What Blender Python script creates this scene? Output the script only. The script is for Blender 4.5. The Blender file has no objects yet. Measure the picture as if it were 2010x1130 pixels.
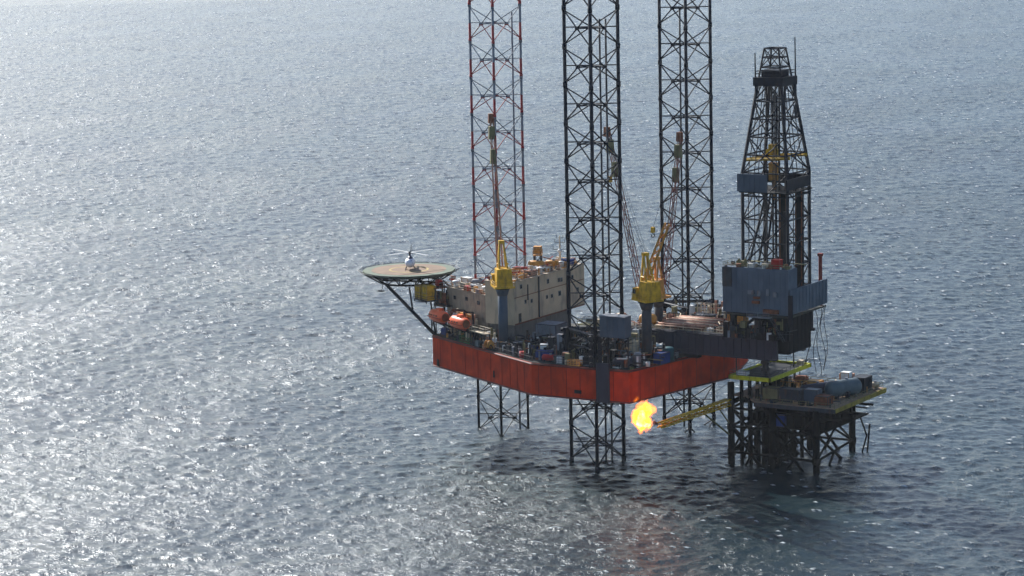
import bpy, bmesh, math, random
import numpy as np
from mathutils import Vector, Matrix
C = bpy.context.scene.collection
R = math.radians
# ---------------------------------------------------------------- camera
# world axes follow the rig: X runs aft, Y runs away from the viewer's side, Z up, sea level 0
CAM = Vector((359.02, -576.0, 142.05))
fwd_h = Vector((-0.5253, 0.8509, 0)).normalized()
PITCH, ROLL = R(8.972), R(1.2005)
fwd = (fwd_h * math.cos(PITCH) - Vector((0, 0, 1)) * math.sin(PITCH)).normalized()
r0 = fwd.cross(Vector((0, 0, 1))).normalized()
u0 = r0.cross(fwd)
cr = r0 * math.cos(ROLL) - u0 * math.sin(ROLL)
cu = r0 * math.sin(ROLL) + u0 * math.cos(ROLL)
cd = bpy.data.cameras.new('camera')
cam = bpy.data.objects.new('camera', cd)
C.objects.link(cam)
m = Matrix((cr, cu, -fwd)).transposed().to_4x4()
m.translation = CAM
cam.matrix_world = m
cd.sensor_width = 36.0
cd.lens = 100.31
cd.clip_start, cd.clip_end = 1.0, 60000.0
sc = bpy.context.scene
sc.camera = cam
# ---------------------------------------------------------------- daylight
SUN_EL, SUN_AZ = R(33), R(121.7 + 28)          # azimuth as an angle from +X
w = bpy.data.worlds.new("World")
sc.world = w
w.use_nodes = True
nt = w.node_tree
bg = nt.nodes['Background']
sky = nt.nodes.new('ShaderNodeTexSky')
sky.sky_type = 'NISHITA'
sky.sun_disc = False
sky.sun_elevation = SUN_EL
sky.sun_rotation = math.pi / 2 - SUN_AZ
sky.air_density, sky.dust_density, sky.ozone_density = 1.0, 1.0, 2.8
nt.links.new(sky.outputs[0], bg.inputs[0])
bg.inputs[1].default_value = 0.088
sl = bpy.data.lights.new('sun', 'SUN')
sl.energy = 4.6
sl.angle = R(0.5)
sl.color = (1.0, 0.985, 0.95)
sun = bpy.data.objects.new('sun', sl)
C.objects.link(sun)
sdir = Vector((math.cos(SUN_EL) * math.cos(SUN_AZ), math.cos(SUN_EL) * math.sin(SUN_AZ), math.sin(SUN_EL)))
sun.rotation_euler = sdir.to_track_quat('Z', 'Y').to_euler()
sun.location = sdir * 400
vs = sc.view_settings
vs.view_transform = 'Standard'
vs.look = 'None'
vs.gamma = 1
vs.use_curve_mapping = False
vs.exposure = 1.0
sc.cycles.use_denoising = True
sc.cycles.max_bounces = 6
sc.cycles.glossy_bounces = 3
sc.cycles.diffuse_bounces = 2
sc.cycles.volume_bounces = 0
sc.cycles.sample_clamp_indirect = 4
sc.cycles.sample_clamp_direct = 10
# ---------------------------------------------------------------- materials
def mat(name, col, rough=0.6, metal=0.0, var=0.25, scale=0.6, dirt=None, bump=0.0, spec=0.15):
    """painted / weathered surface: base colour broken up by noise, and dirt or rust patches"""
    m = bpy.data.materials.new(name)
    m.use_nodes = True
    t = m.node_tree
    p = t.nodes['Principled BSDF']
    p.inputs['Roughness'].default_value = rough
    p.inputs['Metallic'].default_value = metal
    p.inputs['Specular IOR Level'].default_value = spec
    tc = t.nodes.new('ShaderNodeTexCoord')
    n = t.nodes.new('ShaderNodeTexNoise')
    n.inputs['Scale'].default_value = scale
    n.inputs['Detail'].default_value = 6
    t.links.new(tc.outputs['Object'], n.inputs['Vector'])
    r = t.nodes.new('ShaderNodeMapRange')
    r.inputs['From Min'].default_value = 0.3
    r.inputs['From Max'].default_value = 0.7
    r.inputs['To Min'].default_value = 1 - var
    r.inputs['To Max'].default_value = 1 + var
    t.links.new(n.outputs['Fac'], r.inputs['Value'])
    mx = t.nodes.new('ShaderNodeMix')
    mx.data_type = 'RGBA'
    mx.blend_type = 'MULTIPLY'
    mx.inputs['Factor'].default_value = 1
    mx.inputs[6].default_value = (*col, 1)
    t.links.new(r.outputs['Result'], mx.inputs[7])
    out = mx.outputs[2]
    if dirt:
        n2 = t.nodes.new('ShaderNodeTexNoise')
        n2.inputs['Scale'].default_value = scale * 2.3
        n2.inputs['Detail'].default_value = 8
        mp = t.nodes.new('ShaderNodeMapping')
        mp.inputs['Scale'].default_value = (1, 1, 0.3)
        t.links.new(tc.outputs['Object'], mp.inputs['Vector'])
        t.links.new(mp.outputs['Vector'], n2.inputs['Vector'])
        r2 = t.nodes.new('ShaderNodeMapRange')
        r2.inputs['From Min'].default_value = 0.52
        r2.inputs['From Max'].default_value = 0.70
        r2.inputs['To Max'].default_value = 0.75
        t.links.new(n2.outputs['Fac'], r2.inputs['Value'])
        m2 = t.nodes.new('ShaderNodeMix')
        m2.data_type = 'RGBA'
        t.links.new(r2.outputs['Result'], m2.inputs['Factor'])
        t.links.new(out, m2.inputs[6])
        m2.inputs[7].default_value = (*dirt, 1)
        out = m2.outputs[2]
    t.links.new(out, p.inputs['Base Color'])
    if bump:
        b = t.nodes.new('ShaderNodeBump')
        b.inputs['Strength'].default_value = bump
        b.inputs['Distance'].default_value = 0.1
        t.links.new(n.outputs['Fac'], b.inputs['Height'])
        t.links.new(b.outputs['Normal'], p.inputs['Normal'])
    return m
# ---------------------------------------------------------------- the sea: one sheet to beyond the horizon, wind waves as real relief
def wave_tile(N, L, wind, Uk, amp, seed, kmin, kmax):
    rng = np.random.default_rng(seed)
    k1 = np.fft.fftfreq(N, L / N) * 2 * np.pi
    kx, ky = np.meshgrid(k1, k1, indexing='ij')
    k = np.hypot(kx, ky)
    k[0, 0] = 1
    cosd = (kx * math.cos(wind) + ky * math.sin(wind)) / k
    kp = 2 * np.pi / Uk
    S = k ** -3.35 * np.exp(-1.0 * (kp / k) ** 2) * (0.45 + 0.55 * cosd ** 2) * (k > kmin) * (k < kmax)
    S[0, 0] = 0
    g = rng.normal(size=(N, N)) + 1j * rng.normal(size=(N, N))
    A = g * np.sqrt(S)
    h = np.real(np.fft.ifft2(A))
    s = amp / h.std()
    A = A * s
    h = h * s
    dx = np.real(np.fft.ifft2(-1j * kx / k * A)) * -1
    dy = np.real(np.fft.ifft2(-1j * ky / k * A)) * -1
    jx = np.real(np.fft.ifft2(kx * kx / k * A))
    jy = np.real(np.fft.ifft2(ky * ky / k * A))
    jxy = np.real(np.fft.ifft2(kx * ky / k * A))
    return L, np.stack([h, dx, dy, jx, jy, jxy], -1).astype(np.float32)
def sample(tile, x, y):
    L, a = tile
    N = a.shape[0]
    u = (x / L * N) % N
    v = (y / L * N) % N
    i = np.floor(u).astype(np.int64)
    j = np.floor(v).astype(np.int64)
    fu = (u - i)[:, None].astype(np.float32)
    fv = (v - j)[:, None].astype(np.float32)
    i %= N
    j %= N
    i2 = (i + 1) % N
    j2 = (j + 1) % N
    return (a[i, j] * (1 - fu) + a[i2, j] * fu) * (1 - fv) + (a[i, j2] * (1 - fu) + a[i2, j2] * fu) * fv
def axis(lo, hi, step0, step1, far):
    """fine spacing from lo to hi, then growing steps out to +-far"""
    v = [lo]
    while v[-1] < hi:
        f = (v[-1] - lo) / (hi - lo)
        v.append(v[-1] + step0 + (step1 - step0) * f)
    s = step1
    while v[-1] < far:
        s *= 1.35
        v.append(v[-1] + s)
    s = step0
    pre = []
    q = lo
    while q > -far:
        s *= 1.35
        q -= s
        pre.append(q)
    return np.array(pre[::-1] + v)
FAR = 24000.0
def build_sea():
    base = np.array([CAM.x, CAM.y])
    fh = np.array([fwd_h.x, fwd_h.y])
    rh = np.array([fwd_h.y, -fwd_h.x])
    dep = axis(440, 2600, 0.6, 3.0, FAR)
    acr = axis(-470, 470, 0.7, 0.7, FAR)
    D, A = np.meshgrid(dep, acr, indexing='ij')
    n0, n1 = D.shape
    px = (base[0] + D * fh[0] + A * rh[0]).ravel()
    py = (base[1] + D * fh[1] + A * rh[1]).ravel()
    wd = math.atan2(fh[1], fh[0]) + R(12)
    t1 = wave_tile(512, 173.0, wd, 12.0, 0.10, 5, 0.0, 2.6)
    t2 = wave_tile(512, 71.0, wd + R(9) - R(37), 3.6, 0.066, 9, 0.3, 5.0)
    a = sample(t1, px, py)
    ca, sa = math.cos(R(37)), math.sin(R(37))
    b = sample(t2, px * ca + py * sa, -px * sa + py * ca)
    bx, by = b[:, 1] * ca - b[:, 2] * sa, b[:, 1] * sa + b[:, 2] * ca
    dl = D.ravel()
    al = np.abs(A.ravel())
    fade = np.clip((3600 - dl) / 1100, 0, 1) * np.clip((dl - 330) / 110, 0, 1) * np.clip((560 - al) / 90, 0, 1)
    ch = 1.15
    co = np.empty((n0 * n1, 3), np.float32)
    co[:, 0] = px + ch * fade * (a[:, 1] + bx)
    co[:, 1] = py + ch * fade * (a[:, 2] + by)
    co[:, 2] = fade * (a[:, 0] + b[:, 0])
    J = (1 - ch * (a[:, 3] + .6 * b[:, 3])) * (1 - ch * (a[:, 4] + .6 * b[:, 4])) - ch * ch * a[:, 5] ** 2
    J2 = 1 - ch * (a[:, 3] + a[:, 4] + .7 * (b[:, 3] + b[:, 4]))
    foam = np.clip((np.quantile(J2, 0.02) - J2) / 0.14, 0, 1) * fade
    idx = np.arange(n0 * n1, dtype=np.int32).reshape(n0, n1)
    f = np.stack([idx[:-1, :-1], idx[:-1, 1:], idx[1:, 1:], idx[1:, :-1]], -1).reshape(-1, 4)
    f = f[:, ::-1]
    me = bpy.data.meshes.new('sea')
    nf = len(f)
    me.vertices.add(len(co))
    me.vertices.foreach_set('co', co.ravel())
    me.loops.add(nf * 4)
    me.loops.foreach_set('vertex_index', f.ravel().astype(np.int32))
    me.polygons.add(nf)
    me.polygons.foreach_set('loop_start', np.arange(0, nf * 4, 4, dtype=np.int32))
    me.polygons.foreach_set('use_smooth', np.ones(nf, dtype=bool))
    at = me.attributes.new('foam', 'FLOAT', 'POINT')
    at.data.foreach_set('value', foam.astype(np.float32))
    me.update(calc_edges=True)
    ob = bpy.data.objects.new('sea', me)
    C.objects.link(ob)
    ob['kind'] = 'structure'
    return ob
def water_material():
    m = bpy.data.materials.new('sea_water')
    m.use_nodes = True
    t = m.node_tree
    p = t.nodes['Principled BSDF']
    N = t.nodes.new
    L = t.links.new
    p.inputs['IOR'].default_value = 1.333
    p.inputs['Specular Tint'].default_value = (0.84, 0.95, 1.0, 1)
    p.inputs['Roughness'].default_value = 0.16
    geo = N('ShaderNodeNewGeometry')
    # ripples too small for the relief
    hs = None
    mp = N('ShaderNodeMapping')
    mp.inputs['Rotation'].default_value = (0, 0, -math.atan2(fwd_h.y, fwd_h.x) - R(12))
    mp.inputs['Scale'].default_value = (1.0, 0.8, 1.0)
    L(geo.outputs['Position'], mp.inputs['Vector'])
    for sc_, amp in ((1.3, 0.112), (3.4, 0.06)):
        n = N('ShaderNodeTexNoise')
        n.inputs['Scale'].default_value = sc_
        n.inputs['Detail'].default_value = 3
        n.inputs['Roughness'].default_value = 0.6
        L(mp.outputs['Vector'], n.inputs['Vector'])
        q = N('ShaderNodeMath')
        q.operation = 'MULTIPLY'
        q.inputs[1].default_value = amp
        L(n.outputs['Fac'], q.inputs[0])
        if hs is None:
            hs = q.outputs[0]
        else:
            s = N('ShaderNodeMath')
            s.operation = 'ADD'
            L(hs, s.inputs[0])
            L(q.outputs[0], s.inputs[1])
            hs = s.outputs[0]
    b = N('ShaderNodeBump')
    b.inputs['Distance'].default_value = 2.6
    # wind streaks and calmer patches
    n4 = N('ShaderNodeTexNoise')
    n4.inputs['Scale'].default_value = 0.016
    n4.inputs['Detail'].default_value = 4
    mp4 = N('ShaderNodeMapping')
    mp4.inputs['Rotation'].default_value = (0, 0, -math.atan2(fwd_h.y, fwd_h.x) - R(40))
    mp4.inputs['Scale'].default_value = (1.0, 0.45, 1.0)
    L(geo.outputs['Position'], mp4.inputs['Vector'])
    L(mp4.outputs['Vector'], n4.inputs['Vector'])
    r4 = N('ShaderNodeMapRange')
    r4.inputs['From Min'].default_value = 0.35
    r4.inputs['From Max'].default_value = 0.65
    r4.inputs['To Min'].default_value = 0.55
    r4.inputs['To Max'].default_value = 1.15
    L(n4.outputs['Fac'], r4.inputs['Value'])
    L(r4.outputs['Result'], b.inputs['Strength'])
    L(hs, b.inputs['Height'])
    L(b.outputs['Normal'], p.inputs['Normal'])
    # whitecaps where the crests fold over, broken into lace
    at = N('ShaderNodeAttribute')
    at.attribute_name = 'foam'
    n = N('ShaderNodeTexNoise')
    n.inputs['Scale'].default_value = 0.9
    n.inputs['Detail'].default_value = 6
    L(geo.outputs['Position'], n.inputs['Vector'])
    r = N('ShaderNodeMapRange')
    r.inputs['From Min'].default_value = 0.35
    r.inputs['From Max'].default_value = 0.6
    L(n.outputs['Fac'], r.inputs['Value'])
    mu = N('ShaderNodeMath')
    mu.operation = 'MULTIPLY'
    mu.use_clamp = True
    L(at.outputs['Fac'], mu.inputs[0])
    L(r.outputs['Result'], mu.inputs[1])
    # the water's own colour, a little greener or bluer from patch to patch
    n3 = N('ShaderNodeTexNoise')
    n3.inputs['Scale'].default_value = 0.012
    n3.inputs['Detail'].default_value = 3
    L(geo.outputs['Position'], n3.inputs['Vector'])
    c = N('ShaderNodeValToRGB')
    c.color_ramp.elements[0].color = (0.0016, 0.010, 0.017, 1)
    c.color_ramp.elements[0].position = 0.35
    c.color_ramp.elements[1].color = (0.0018, 0.013, 0.016, 1)
    c.color_ramp.elements[1].position = 0.65
    L(n3.outputs['Fac'], c.inputs['Fac'])
    mx = N('ShaderNodeMix')
    mx.data_type = 'RGBA'
    L(mu.outputs[0], mx.inputs['Factor'])
    L(c.outputs['Color'], mx.inputs[6])
    mx.inputs[7].default_value = (0.75, 0.78, 0.78, 1)
    L(mx.outputs[2], p.inputs['Base Color'])
    rr = N('ShaderNodeMapRange')
    rr.inputs['To Min'].default_value = 0.245
    rr.inputs['To Max'].default_value = 0.8
    L(mu.outputs[0], rr.inputs['Value'])
    L(rr.outputs['Result'], p.inputs['Roughness'])
    return m
sea = build_sea()
sea.data.materials.append(water_material())
# ---------------------------------------------------------------- building helpers
class MB:
    """collects simple solids and links them as ONE mesh object"""
    def __init__(s):
        s.v, s.f = [], []
    def add(s, vs_, fs):
        o = len(s.v)
        s.v += [tuple(v) for v in vs_]
        s.f += [tuple(i + o for i in f) for f in fs]
        return s
    def box(s, c, d, rz=0.0, taper=1.0):
        x, y, z = d[0] / 2, d[1] / 2, d[2] / 2
        ca, sa = math.cos(rz), math.sin(rz)
        p = []
        for k, (a, b, e) in enumerate(((-1, -1, -1), (1, -1, -1), (1, 1, -1), (-1, 1, -1), (-1, -1, 1), (1, -1, 1), (1, 1, 1), (-1, 1, 1))):
            t = taper if e > 0 else 1
            u, v = a * x * t, b * y * t
            p.append((c[0] + u * ca - v * sa, c[1] + u * sa + v * ca, c[2] + e * z))
        return s.add(p, [(3, 2, 1, 0), (4, 5, 6, 7), (0, 1, 5, 4), (1, 2, 6, 5), (2, 3, 7, 6), (3, 0, 4, 7)])
    def tube(s, p, q, r, n=8, r2=None):
        p, q = Vector(p), Vector(q)
        d = (q - p).normalized()
        u = d.cross(Vector((0, 0, 1)) if abs(d.z) < 0.9 else Vector((1, 0, 0))).normalized()
        w_ = d.cross(u)
        r2 = r if r2 is None else r2
        vs_ = []
        for c, rr in ((p, r), (q, r2)):
            for k in range(n):
                a = 2 * math.pi * k / n
                vs_.append(c + u * math.cos(a) * rr + w_ * math.sin(a) * rr)
        fs = [(k, (k + 1) % n, n + (k + 1) % n, n + k) for k in range(n)]
        fs += [tuple(range(n))[::-1], tuple(range(n, 2 * n))]
        return s.add(vs_, fs)
    def bar(s, p, q, w_, h=None):
        """square bar between two points"""
        return s.tube(p, q, (w_ if h is None else (w_ + h) / 2) * 0.7071, 4)
    def prism(s, poly, z0, z1):
        n = len(poly)
        vs_ = [(x, y, z0) for x, y in poly] + [(x, y, z1) for x, y in poly]
        fs = [(k, (k + 1) % n, n + (k + 1) % n, n + k) for k in range(n)]
        fs += [tuple(range(n))[::-1], tuple(range(n, 2 * n))]
        return s.add(vs_, fs)
    def lathe(s, c, prof, n=14, ax='z', rz=0.0):
        """solid of revolution about z (or about a horizontal axis turned by rz): prof = [(radius, along)]"""
        vs_, fs = [], []
        for r, a in prof:
            for k in range(n):
                t = 2 * math.pi * k / n
                if ax == 'z':
                    vs_.append((c[0] + r * math.cos(t), c[1] + r * math.sin(t), c[2] + a))
                else:
                    u, v = a, r * math.cos(t)
                    vs_.append((c[0] + u * math.cos(rz) - v * math.sin(rz), c[1] + u * math.sin(rz) + v * math.cos(rz), c[2] + r * math.sin(t)))
        for i in range(len(prof) - 1):
            for k in range(n):
                fs.append((i * n + k, i * n + (k + 1) % n, (i + 1) * n + (k + 1) % n, (i + 1) * n + k))
        fs += [tuple(range(n))[::-1], tuple(range((len(prof) - 1) * n, len(prof) * n))]
        return s.add(vs_, fs)
    def lattice(s, a, b, wa, wb, n, rc, rb, up=(0, 0, 1)):
        """square lattice boom from a to b, width wa to wb, n bays"""
        a, b = Vector(a), Vector(b)
        d = (b - a).normalized()
        u = d.cross(Vector(up)).normalized()
        w_ = d.cross(u)
        cs = []
        for i in range(n + 1):
            t = i / n
            c = a.lerp(b, t)
            h = (wa + (wb - wa) * t) / 2
            cs.append([c + u * h * i1 + w_ * h * i2 for i1, i2 in ((1, 1), (1, -1), (-1, -1), (-1, 1))])
        for k in range(4):
            s.tube(cs[0][k], cs[n][k], rc, 5)
            for i in range(n):
                j = (k + 1) % 4
                if (i + k) % 2:
                    s.tube(cs[i][k], cs[i + 1][j], rb, 4)
                else:
                    s.tube(cs[i][j], cs[i + 1][k], rb, 4)
        return s
    def rail(s, pts, h=1.1, r=0.04, closed=False, step=2.0):
        P_ = [Vector(p) for p in pts]
        if closed:
            P_.append(P_[0])
        for a, b in zip(P_[:-1], P_[1:]):
            L = (b - a).length
            n = max(1, int(L / step))
            for k in range(n + 1):
                c = a.lerp(b, k / n)
                s.tube(c, c + Vector((0, 0, h)), r, 4)
            for f in (0.5, 1.0):
                s.tube(a + Vector((0, 0, h * f)), b + Vector((0, 0, h * f)), r, 4)
        return s
    def build(s, name, m, parent=None, smooth=False, local=False):
        me = bpy.data.meshes.new(name)
        off = Vector((0, 0, 0))
        if parent is not None and not local:
            q = parent
            while q is not None:
                off += q.location
                q = q.parent
        me.from_pydata([(v[0] - off.x, v[1] - off.y, v[2] - off.z) for v in s.v], [], s.f)
        if smooth:
            me.polygons.foreach_set('use_smooth', np.ones(len(me.polygons), dtype=bool))
        me.materials.append(m)
        o = bpy.data.objects.new(name, me)
        C.objects.link(o)
        if parent is not None:
            o.parent = parent
        return o
def tag(o, label, cat, group=None):
    o['label'] = label
    o['category'] = cat
    if group:
        o['group'] = group
    return o
def thing(name, label, cat, loc=(0, 0, 0), rz=0.0, group=None):
    o = bpy.data.objects.new(name, None)
    o.empty_display_size = 1.0
    C.objects.link(o)
    o.location = loc
    o.rotation_euler = (0, 0, rz)
    return tag(o, label, cat, group)
def copy_tree(o, parent=None):
    c = o.copy()
    C.objects.link(c)
    c.parent = parent
    for ch in list(o.children):
        copy_tree(ch, c)
    return c
M = {
    'red': mat('hull_red_paint', (0.46, 0.033, 0.006), 0.62, spec=0.06, var=0.3, scale=0.28, dirt=(0.22, 0.02, 0.008)),
    'deckgreen': mat('deck_paint', (0.05, 0.052, 0.045), 0.8, var=0.4, scale=0.4, dirt=(0.08, 0.04, 0.02)),
    'leg': mat('leg_steel', (0.008, 0.011, 0.020), 0.6, var=0.4, scale=1.2, dirt=(0.016, 0.012, 0.012)),
    'edge': mat('edge_yellow_paint', (0.25, 0.185, 0.03), 0.6, var=0.35, dirt=(0.14, 0.1, 0.03)),
    'navy': mat('dark_steel', (0.009, 0.011, 0.018), 0.55, var=0.3, dirt=(0.022, 0.012, 0.009)),
    'black': mat('black_steel', (0.006, 0.006, 0.008), 0.7, var=0.3),
    'blue': mat('blue_wall_paint', (0.085, 0.110, 0.142), 0.55, var=0.16, scale=0.25, dirt=(0.05, 0.07, 0.10)),
    'steelblue': mat('blue_grey_steel', (0.068, 0.088, 0.115), 0.5, var=0.2, scale=0.3),
    'grey': mat('grey_paint', (0.17, 0.18, 0.20), 0.6, var=0.2, dirt=(0.12, 0.08, 0.06)),
    'dgrey': mat('dark_grey_paint', (0.04, 0.043, 0.05), 0.6, var=0.3, dirt=(0.08, 0.045, 0.03)),
    'violet': mat('grey_violet_plate', (0.036, 0.036, 0.052), 0.55, var=0.16, scale=0.2, dirt=(0.025, 0.025, 0.036)),
    'tan': mat('house_tan_paint', (0.52, 0.40, 0.27), 0.65, var=0.12, scale=0.3, dirt=(0.27, 0.22, 0.18)),
    'yellow': mat('yellow_paint', (0.55, 0.31, 0.015), 0.5, var=0.35, scale=0.8, dirt=(0.22, 0.12, 0.02)),
    'ygreen': mat('yellow_green_paint', (0.42, 0.42, 0.02), 0.55, var=0.25, scale=0.8, dirt=(0.16, 0.15, 0.02)),
    'orange': mat('lifeboat_orange', (0.78, 0.13, 0.045), 0.4, var=0.12),
    'ochre': mat('ochre_paint', (0.55, 0.25, 0.05), 0.55, var=0.3, scale=0.9, dirt=(0.25, 0.1, 0.03)),
    'white': mat('white_paint', (0.62, 0.62, 0.60), 0.55, var=0.1, dirt=(0.45, 0.4, 0.34)),
    'cream': mat('cream_paint', (0.55, 0.45, 0.32), 0.6, var=0.2, dirt=(0.3, 0.2, 0.12)),
    'pinktan': mat('rusty_pink_pipe', (0.42, 0.22, 0.15), 0.6, var=0.35, scale=0.9, dirt=(0.2, 0.09, 0.05)),
    'rust': mat('rusty_steel', (0.17, 0.06, 0.03), 0.75, var=0.4, scale=1.2),
    'bright_red': mat('bright_red_paint', (0.33, 0.02, 0.017), 0.5, var=0.15),
    'royal': mat('royal_blue_paint', (0.014, 0.04, 0.17), 0.5, var=0.2),
    'teal': mat('teal_paint', (0.025, 0.085, 0.095), 0.5, var=0.25, dirt=(0.05, 0.07, 0.08)),
    'tealgrey': mat('grey_teal_tank_paint', (0.085, 0.11, 0.12), 0.55, var=0.15, scale=0.4, dirt=(0.1, 0.13, 0.15)),
    'green': mat('green_paint', (0.07, 0.16, 0.05), 0.6, var=0.25),
    'olive': mat('olive_paint', (0.17, 0.15, 0.07), 0.65, var=0.3, dirt=(0.08, 0.07, 0.04)),
    'wood': mat('weathered_timber', (0.34, 0.22, 0.12), 0.8, var=0.35, scale=2.0),
    'helibrown': mat('helideck_paint', (0.19, 0.125, 0.08), 0.75, var=0.2, scale=0.3),
    'heligreen': mat('helideck_rim_paint', (0.115, 0.14, 0.10), 0.75, var=0.2, scale=0.3),
    'glass': mat('dark_glass', (0.012, 0.016, 0.02), 0.12, var=0.1, spec=0.6),
    'palered': mat('red_and_white_lattice', (0.20, 0.075, 0.055), 0.6, var=0.6, scale=0.35),
    'welldeck': mat('well_deck_plating', (0.30, 0.20, 0.13), 0.75, var=0.3, scale=0.5, dirt=(0.16, 0.09, 0.05)),
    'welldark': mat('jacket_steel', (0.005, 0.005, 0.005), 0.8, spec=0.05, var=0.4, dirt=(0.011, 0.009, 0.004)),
}
def banded(name, node, bay):
    """leg painted bay by bay in red and pale grey above the hull, dark steel below"""
    m = mat(name, (0.32, 0.024, 0.026), 0.55, var=0.25)
    t = m.node_tree
    p = t.nodes['Principled BSDF']
    src = p.inputs['Base Color'].links[0].from_socket
    g = t.nodes.new('ShaderNodeNewGeometry')
    s = t.nodes.new('ShaderNodeSeparateXYZ')
    t.links.new(g.outputs['Position'], s.inputs[0])
    def op(o, a, b):
        n = t.nodes.new('ShaderNodeMath')
        n.operation = o
        for i, x in enumerate((a, b)):
            if isinstance(x, (int, float)):
                n.inputs[i].default_value = x
            else:
                t.links.new(x, n.inputs[i])
        return n.outputs[0]
    ph = op('FRACT', op('DIVIDE', op('ADD', s.outputs['Z'], 100 * bay - node), bay), 0)
    isred = op('LESS_THAN', ph, 0.49)
    mx = t.nodes.new('ShaderNodeMix')
    mx.data_type = 'RGBA'
    t.links.new(isred, mx.inputs['Factor'])
    mx.inputs[6].default_value = (0.17, 0.185, 0.21, 1)
    t.links.new(src, mx.inputs[7])
    m2 = t.nodes.new('ShaderNodeMix')
    m2.data_type = 'RGBA'
    t.links.new(op('GREATER_THAN', s.outputs['Z'], 26.0), m2.inputs['Factor'])
    m2.inputs[6].default_value = (0.008, 0.009, 0.012, 1)
    t.links.new(mx.outputs[2], m2.inputs[7])
    t.links.new(m2.outputs[2], p.inputs['Base Color'])
    return m
# ---------------------------------------------------------------- the hull
DECK = 23.7
HULL = [(-14.1, -8.6), (26.7, -29.9), (51.6, -29.0), (58.4, 9.0), (52.0, 29.0), (26.7, 29.9), (-14.1, 8.6)]
def build_hull():
    t = thing('rig_hull', 'broad red triangular rig hull raised above the sea on lattice legs', 'rig hull', (20, 0, 16.2))
    MB().prism(HULL, 16.2, DECK).build('hull_shell', M['red'], t)
    inner = [(20 + (x - 20) * 0.985, y * 0.985) for x, y in HULL]
    MB().prism(inner, DECK + 0.004, DECK + 0.12).build('main_deck', M['deckgreen'], t)
    b = MB()
    n = len(HULL)
    for z, wd in ((DECK - 0.18, 0.34), (16.42, 0.26)):
        for k in range(n):
            p, q = HULL[k], HULL[(k + 1) % n]
            b.bar((p[0], p[1], z), (q[0], q[1], z), wd)
    b.build('rubbing_strake', mat('strake_dark_red', (0.12, 0.02, 0.015), 0.6, var=0.4, scale=0.6), t)
    r = MB()
    r.rail([(20 + (x - 20) * 0.98, y * 0.98, DECK + 0.12) for x, y in HULL], 1.15, 0.035, True, 2.2)
    r.build('handrail', M['dgrey'], t)
    # plate seams and doubler plates that stand a little proud of the shell
    seam = mat('seam_dark_red', (0.17, 0.012, 0.006), 0.65, spec=0.06, var=0.4, scale=0.8)
    def along(p, q, f, z0, z1, w_, d=0.05):
        p, q = Vector((*p, 0)), Vector((*q, 0))
        a = p.lerp(q, f)
        dr = (q - p).normalized()
        MB().box((a.x + dr.y * d / 2, a.y - dr.x * d / 2, (z0 + z1) / 2), (w_, d, z1 - z0), math.atan2(dr.y, dr.x)).build('shell_seam', seam, t)
    for f in (0.08, 0.20, 0.34, 0.47, 0.60, 0.71, 0.79, 0.86, 0.93):
        along(HULL[0], HULL[1], f, 16.7, 23.2, 0.16, 0.04)
    for f in (0.07, 0.2, 0.36, 0.5, 0.84):
        along(HULL[1], HULL[2], f, 16.7, 23.2, 0.16, 0.04)
    for f in (0.1, 0.24, 0.37, 0.5, 0.63, 0.77, 0.9):
        along(HULL[2], HULL[3], f, 16.7, 23.2, 0.16, 0.04)
    for f, z, w_ in ((0.055, 17.4, 1.3), (0.63, 18.6, 0.7)):
        p, q = Vector((*HULL[0], 0)), Vector((*HULL[1], 0))
        a = p.lerp(q, f)
        dr = (q - p).normalized()
        MB().box((a.x + dr.y * 0.06, a.y - dr.x * 0.06, z), (w_, 0.12, 1.6), math.atan2(dr.y, dr.x), 0.7).build('hull_opening', M['black'], t)
    MB().box((38.6, -29.6, 18.0), (1.8, 0.14, 0.8)).build('hull_opening', M['black'], t)
    g = MB()
    g.box((45.2, -29.55, 20.6), (3.2, 0.5, 9.0))
    for dx in (-1.5, 1.5):
        g.box((45.2 + dx, -29.85, 20.6), (0.22, 0.3, 9.0))
    g.build('fender_plate', M['violet'], t)
build_hull()
# ---------------------------------------------------------------- the three lattice legs
S_LEG, BAY = 12.03, 8.6465
def build_leg(cx, cy, node, m, label, pipe, rc, rb):
    t = thing('lattice_leg', label, 'rig leg', (cx, cy, 0), 0, 'lattice legs of the rig')
    Rr = S_LEG / math.sqrt(3)
    ch = [(cx + Rr * math.cos(R(a)), cy + Rr * math.sin(R(a))) for a in (179.1, 299.1, 59.1)]
    nz = [node + BAY * 4 - BAY * k for k in range(18)]
    for c in ch:
        b = MB().tube((*c, nz[-1]), (*c, nz[0]), rc, 10)
        for z in nz:
            b.tube((*c, z - 0.6), (*c, z + 0.6), rc * 1.3, 10)
        b.build('chord', m, t, True)
    mids = []
    for i, j in ((0, 1), (1, 2), (2, 0)):
        b = MB()
        for z in nz[:-1]:
            b.tube((*ch[i], z - 0.5), (*ch[j], z - BAY + 0.5), rb, 6)
            b.tube((*ch[j], z - 0.5), (*ch[i], z - BAY + 0.5), rb, 6)
            if i == 2:
                b.tube((*ch[i], z - BAY / 2), (*ch[j], z - BAY / 2), rb * 0.95, 6)
            c = ((ch[i][0] + ch[j][0]) / 2, (ch[i][1] + ch[j][1]) / 2)
            b.box((c[0], c[1], z - BAY / 2), (0.7, 0.7, 0.7))
        b.build('bracing_panel', m, t)
        mids.append(c)
    for z in nz[:-1]:
        b = MB()
        for i in range(3):
            b.tube((*mids[i], z - BAY / 2), (*mids[(i + 1) % 3], z - BAY / 2), rb * 0.85, 5)
        b.build('inner_brace', m, t)
    b = MB()
    for dx, dy, top in pipe:
        b.tube((cx + dx, cy + dy, -12), (cx + dx, cy + dy, top), 0.24, 8)
    b.build('seawater_pipe', M['grey'] if rc < 0.33 else M['dgrey'], t, True)
    return t
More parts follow.
